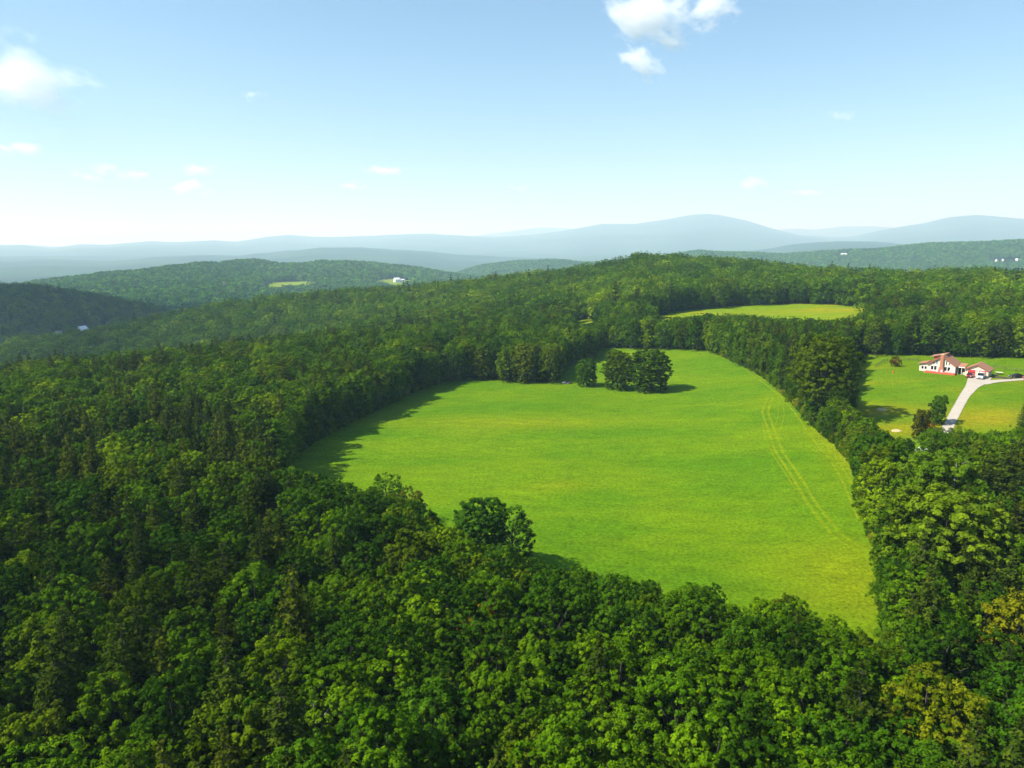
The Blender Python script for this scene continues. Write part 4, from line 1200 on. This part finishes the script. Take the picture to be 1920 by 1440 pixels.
rail_fence([(1640, 689), (1652, 682), (1664, 677.5)], 'short dark rail fence slanting up the lawn left of the purple brown bush')
rail_fence([(1684, 676), (1704, 676.5), (1722, 677.5)], 'low dark rail fence running behind the lawn to the left side of the house')
rail_fence([(1863, 690), (1885, 693), (1905, 696), (1935, 700)], 'long dark rail fence running across the grass right of the garage')
def lump(name, u, v, r, flat, mat, lab, cat, seed, group=None):
    x, y = ground(u, v); me = bpy.data.meshes.new(name); bm = bmesh.new(); bmesh.ops.create_icosphere(bm, subdivisions=3, radius=r)
    q = np.random.default_rng(seed); ax = q.uniform(-1, 1, (7, 3))
    for vv in bm.verts:
        c_ = np.array(vv.co) / r; d_ = 1 + .13 * sum(math.sin(4 * float(a_ @ c_) + i) for i, a_ in enumerate(ax)) * .5
        vv.co = Vector(c_ * r * d_ * [1.2, .9, flat])
    bm.to_mesh(me); bm.free(); me.materials.append(mat); o = link(bpy.data.objects.new(name, me)); o.location = (x, y, hz(x, y)); tag(o, lab, cat, group); return o
lump('boulder', 1058, 718, .75, .75, MC['rock'], 'pale boulder lying at the gap in the trees at the back of the meadow', 'boulder', 1)
lump('boulder', 1066, 719, 1.1, .8, MC['darkrock'], 'dark boulder just right of the pale one at the back of the meadow', 'boulder', 2)
lump('soil_heap', 1681, 808, 1.1, .35, M_SAND, 'small pale heap of soil on the dry part of the lawn', 'soil heap', 3)
lump('soil_heap', 1655, 768, 1.5, .10, M_SAND, 'thin pale patch of bare soil on the lawn above the heap', 'soil heap', 4)
# shed half hidden in the trees
def gable_house(u, v, w, d_, eave, ridge, wall, roof, lab, rz=0.0, cat='house', wins=3, name='farmhouse', group=None, lift=0.0, wing=None):
    x, y = ground(u, v); az = math.atan2(x, y); root = empty(name, (x, y, hz(x, y) + lift), -az + rz); tag(root, lab, cat, group)
    MB().prism([(0 - d_ / 2, -3), (d_ / 2, -3), (d_ / 2, eave), (0, ridge), (-d_ / 2, eave)], -w / 2, w / 2, 'x').build('wall', wall, root)
    o_ = .35; sl = (ridge - eave) / (d_ / 2)
    for sg in (-1, 1):
        MB().prism([(0, ridge + .03), (sg * (d_ / 2 + o_), eave - o_ * sl + .03), (sg * (d_ / 2 + o_), eave - o_ * sl + .22), (0, ridge + .25)], -w / 2 - .3, w / 2 + .3, 'x').build('roof', roof, root)
    for k_ in range(wins):
        x0 = -w / 2 + w * (k_ + .5) / wins - .5
        f_ = MB().box(x0, -d_ / 2 - .06, eave * .35, x0 + 1.0, -d_ / 2 - .003, eave * .75).build('window', MC['white'], root)
        MB().box(x0 + .1, -d_ / 2 - .08, eave * .38, x0 + .9, -d_ / 2 - .063, eave * .72).build('pane', MC['glass'], f_)
    if wing:
        ww, wd, wx = wing
        MB().prism([(-wd / 2, -3), (wd / 2, -3), (wd / 2, eave * .7), (0, ridge * .66), (-wd / 2, eave * .7)], wx, wx + ww, 'x').build('wall', wall, root, label='lower side wing')
        for sg in (-1, 1): MB().prism([(0, ridge * .66 + .03), (sg * (wd / 2 + .3), eave * .7), (sg * (wd / 2 + .3), eave * .7 + .2), (0, ridge * .66 + .25)], wx + .31, wx + ww + .3, 'x').build('roof', roof, root, label='lower side wing roof')
    return root
gable_house(1733, 862, 2.6, 2.6, 2.0, 3.0, MC['white'], MC['tin'], 'small white shed half hidden among the trees below the lawn', rz=.6, cat='shed', wins=1, name='garden_shed')
gable_house(155, 624, 11, 9, 4.5, 8.5, MC['white'], MC['tin'], 'white house with a steep pale roof in the valley on the left', rz=.8, wins=2)
gable_house(112, 628, 9, 6, 3, 5, MC['rock'], MC['grey'], 'low grey house left of the steep roofed white one in the valley', rz=.3, wins=2)
gable_house(744, 529, 16, 12, 8, 13, MC['white'], MC['tin'], 'white farmhouse with side wing on the far pasture left of centre', rz=.5, wing=(16, 8, 8))
gable_house(1582, 478, 24, 9, 4.5, 7, MC['rock'], MC['tin'], 'long white barn in a clearing on the far right ridge', rz=.1, cat='barn', name='barn')
gable_house(1652, 478, 9, 8, 5, 9, MC['white'], MC['tin'], 'tiny white house alone on the far right ridge, right of the long barn', rz=.2)
for (uu, vv, w_, lab) in ((1868, 490, 10, 'left of three white houses on the hillside near the right edge'), (1880, 489, 13, 'middle and largest of three white houses on the hillside near the right edge'),
                          (1906, 489, 10, 'right of three white houses on the hillside near the right edge')):
    gable_house(uu, vv, w_ * .75, 7, 4.5, 8, MC['rock'], MC['tin'], lab, rz=uu * .3, group='three white houses on the far right hillside', wins=2)

# ------------------------------------------------------------------ dead and pale trees
def dead_tree(u, v, Ht, seed, lab, spread=.35, nb=9):
    r = np.random.default_rng(seed); x, y = ground(u, v)
    root = empty('dead_tree', (x, y, hz(x, y)), float(r.uniform(0, 6))); tag(root, lab, 'dead tree')
    v_, f_ = tube([(0, 0, -.5), (.1, 0, Ht * .35), (.0, .2, Ht * .7), (.2, .1, Ht)], [Ht * .02, Ht * .015, Ht * .009, .03], 7)
    o = link(bpy.data.objects.new('trunk', np_mesh('trunk', v_, f_, [M_DEAD], smooth=True)), root)
    for k_ in range(nb):
        z = Ht * r.uniform(.35, .95); a_ = k_ * 2.4; L = Ht * spread * (1.15 - z / Ht) + .6
        p0 = np.array([.05, .1, z]); p1 = p0 + L * .5 * np.array([math.cos(a_), math.sin(a_), .45]); p2 = p1 + L * .5 * np.array([math.cos(a_ + .3), math.sin(a_ + .3), .9])
        parts = [tube([p0, p1, p2], [.09, .06, .02], 5), tube([p1, p1 + L * .35 * np.array([math.cos(a_ - .8), math.sin(a_ - .8), .7])], [.05, .015], 4)]
        vv, ff = merge(parts)
        link(bpy.data.objects.new('branch', np_mesh('branch', vv, ff, [M_DEAD], smooth=True)), root)
dead_tree(1772, 1040, 17, 5, 'bare pale dead tree standing among the leafy trees on the right')
dead_tree(1064, 600, 15, 6, 'bare white trunk at the foot of the wooded hill', spread=.12, nb=4)
dead_tree(600, 1500, 10.6, 8, 'bare pale branches showing among the pines at the bottom, left of centre', spread=.4, nb=12)
px_, py_ = ground(421, 545)
t_ = make_tree('b1', px_, py_, hz(px_, py_), 1.75, 1.0, (0.30, 0.22, 0.12), 'broadleaf_tree'); tag(t_, 'pale tan tree standing out on the far hillside left of centre', 'tree')
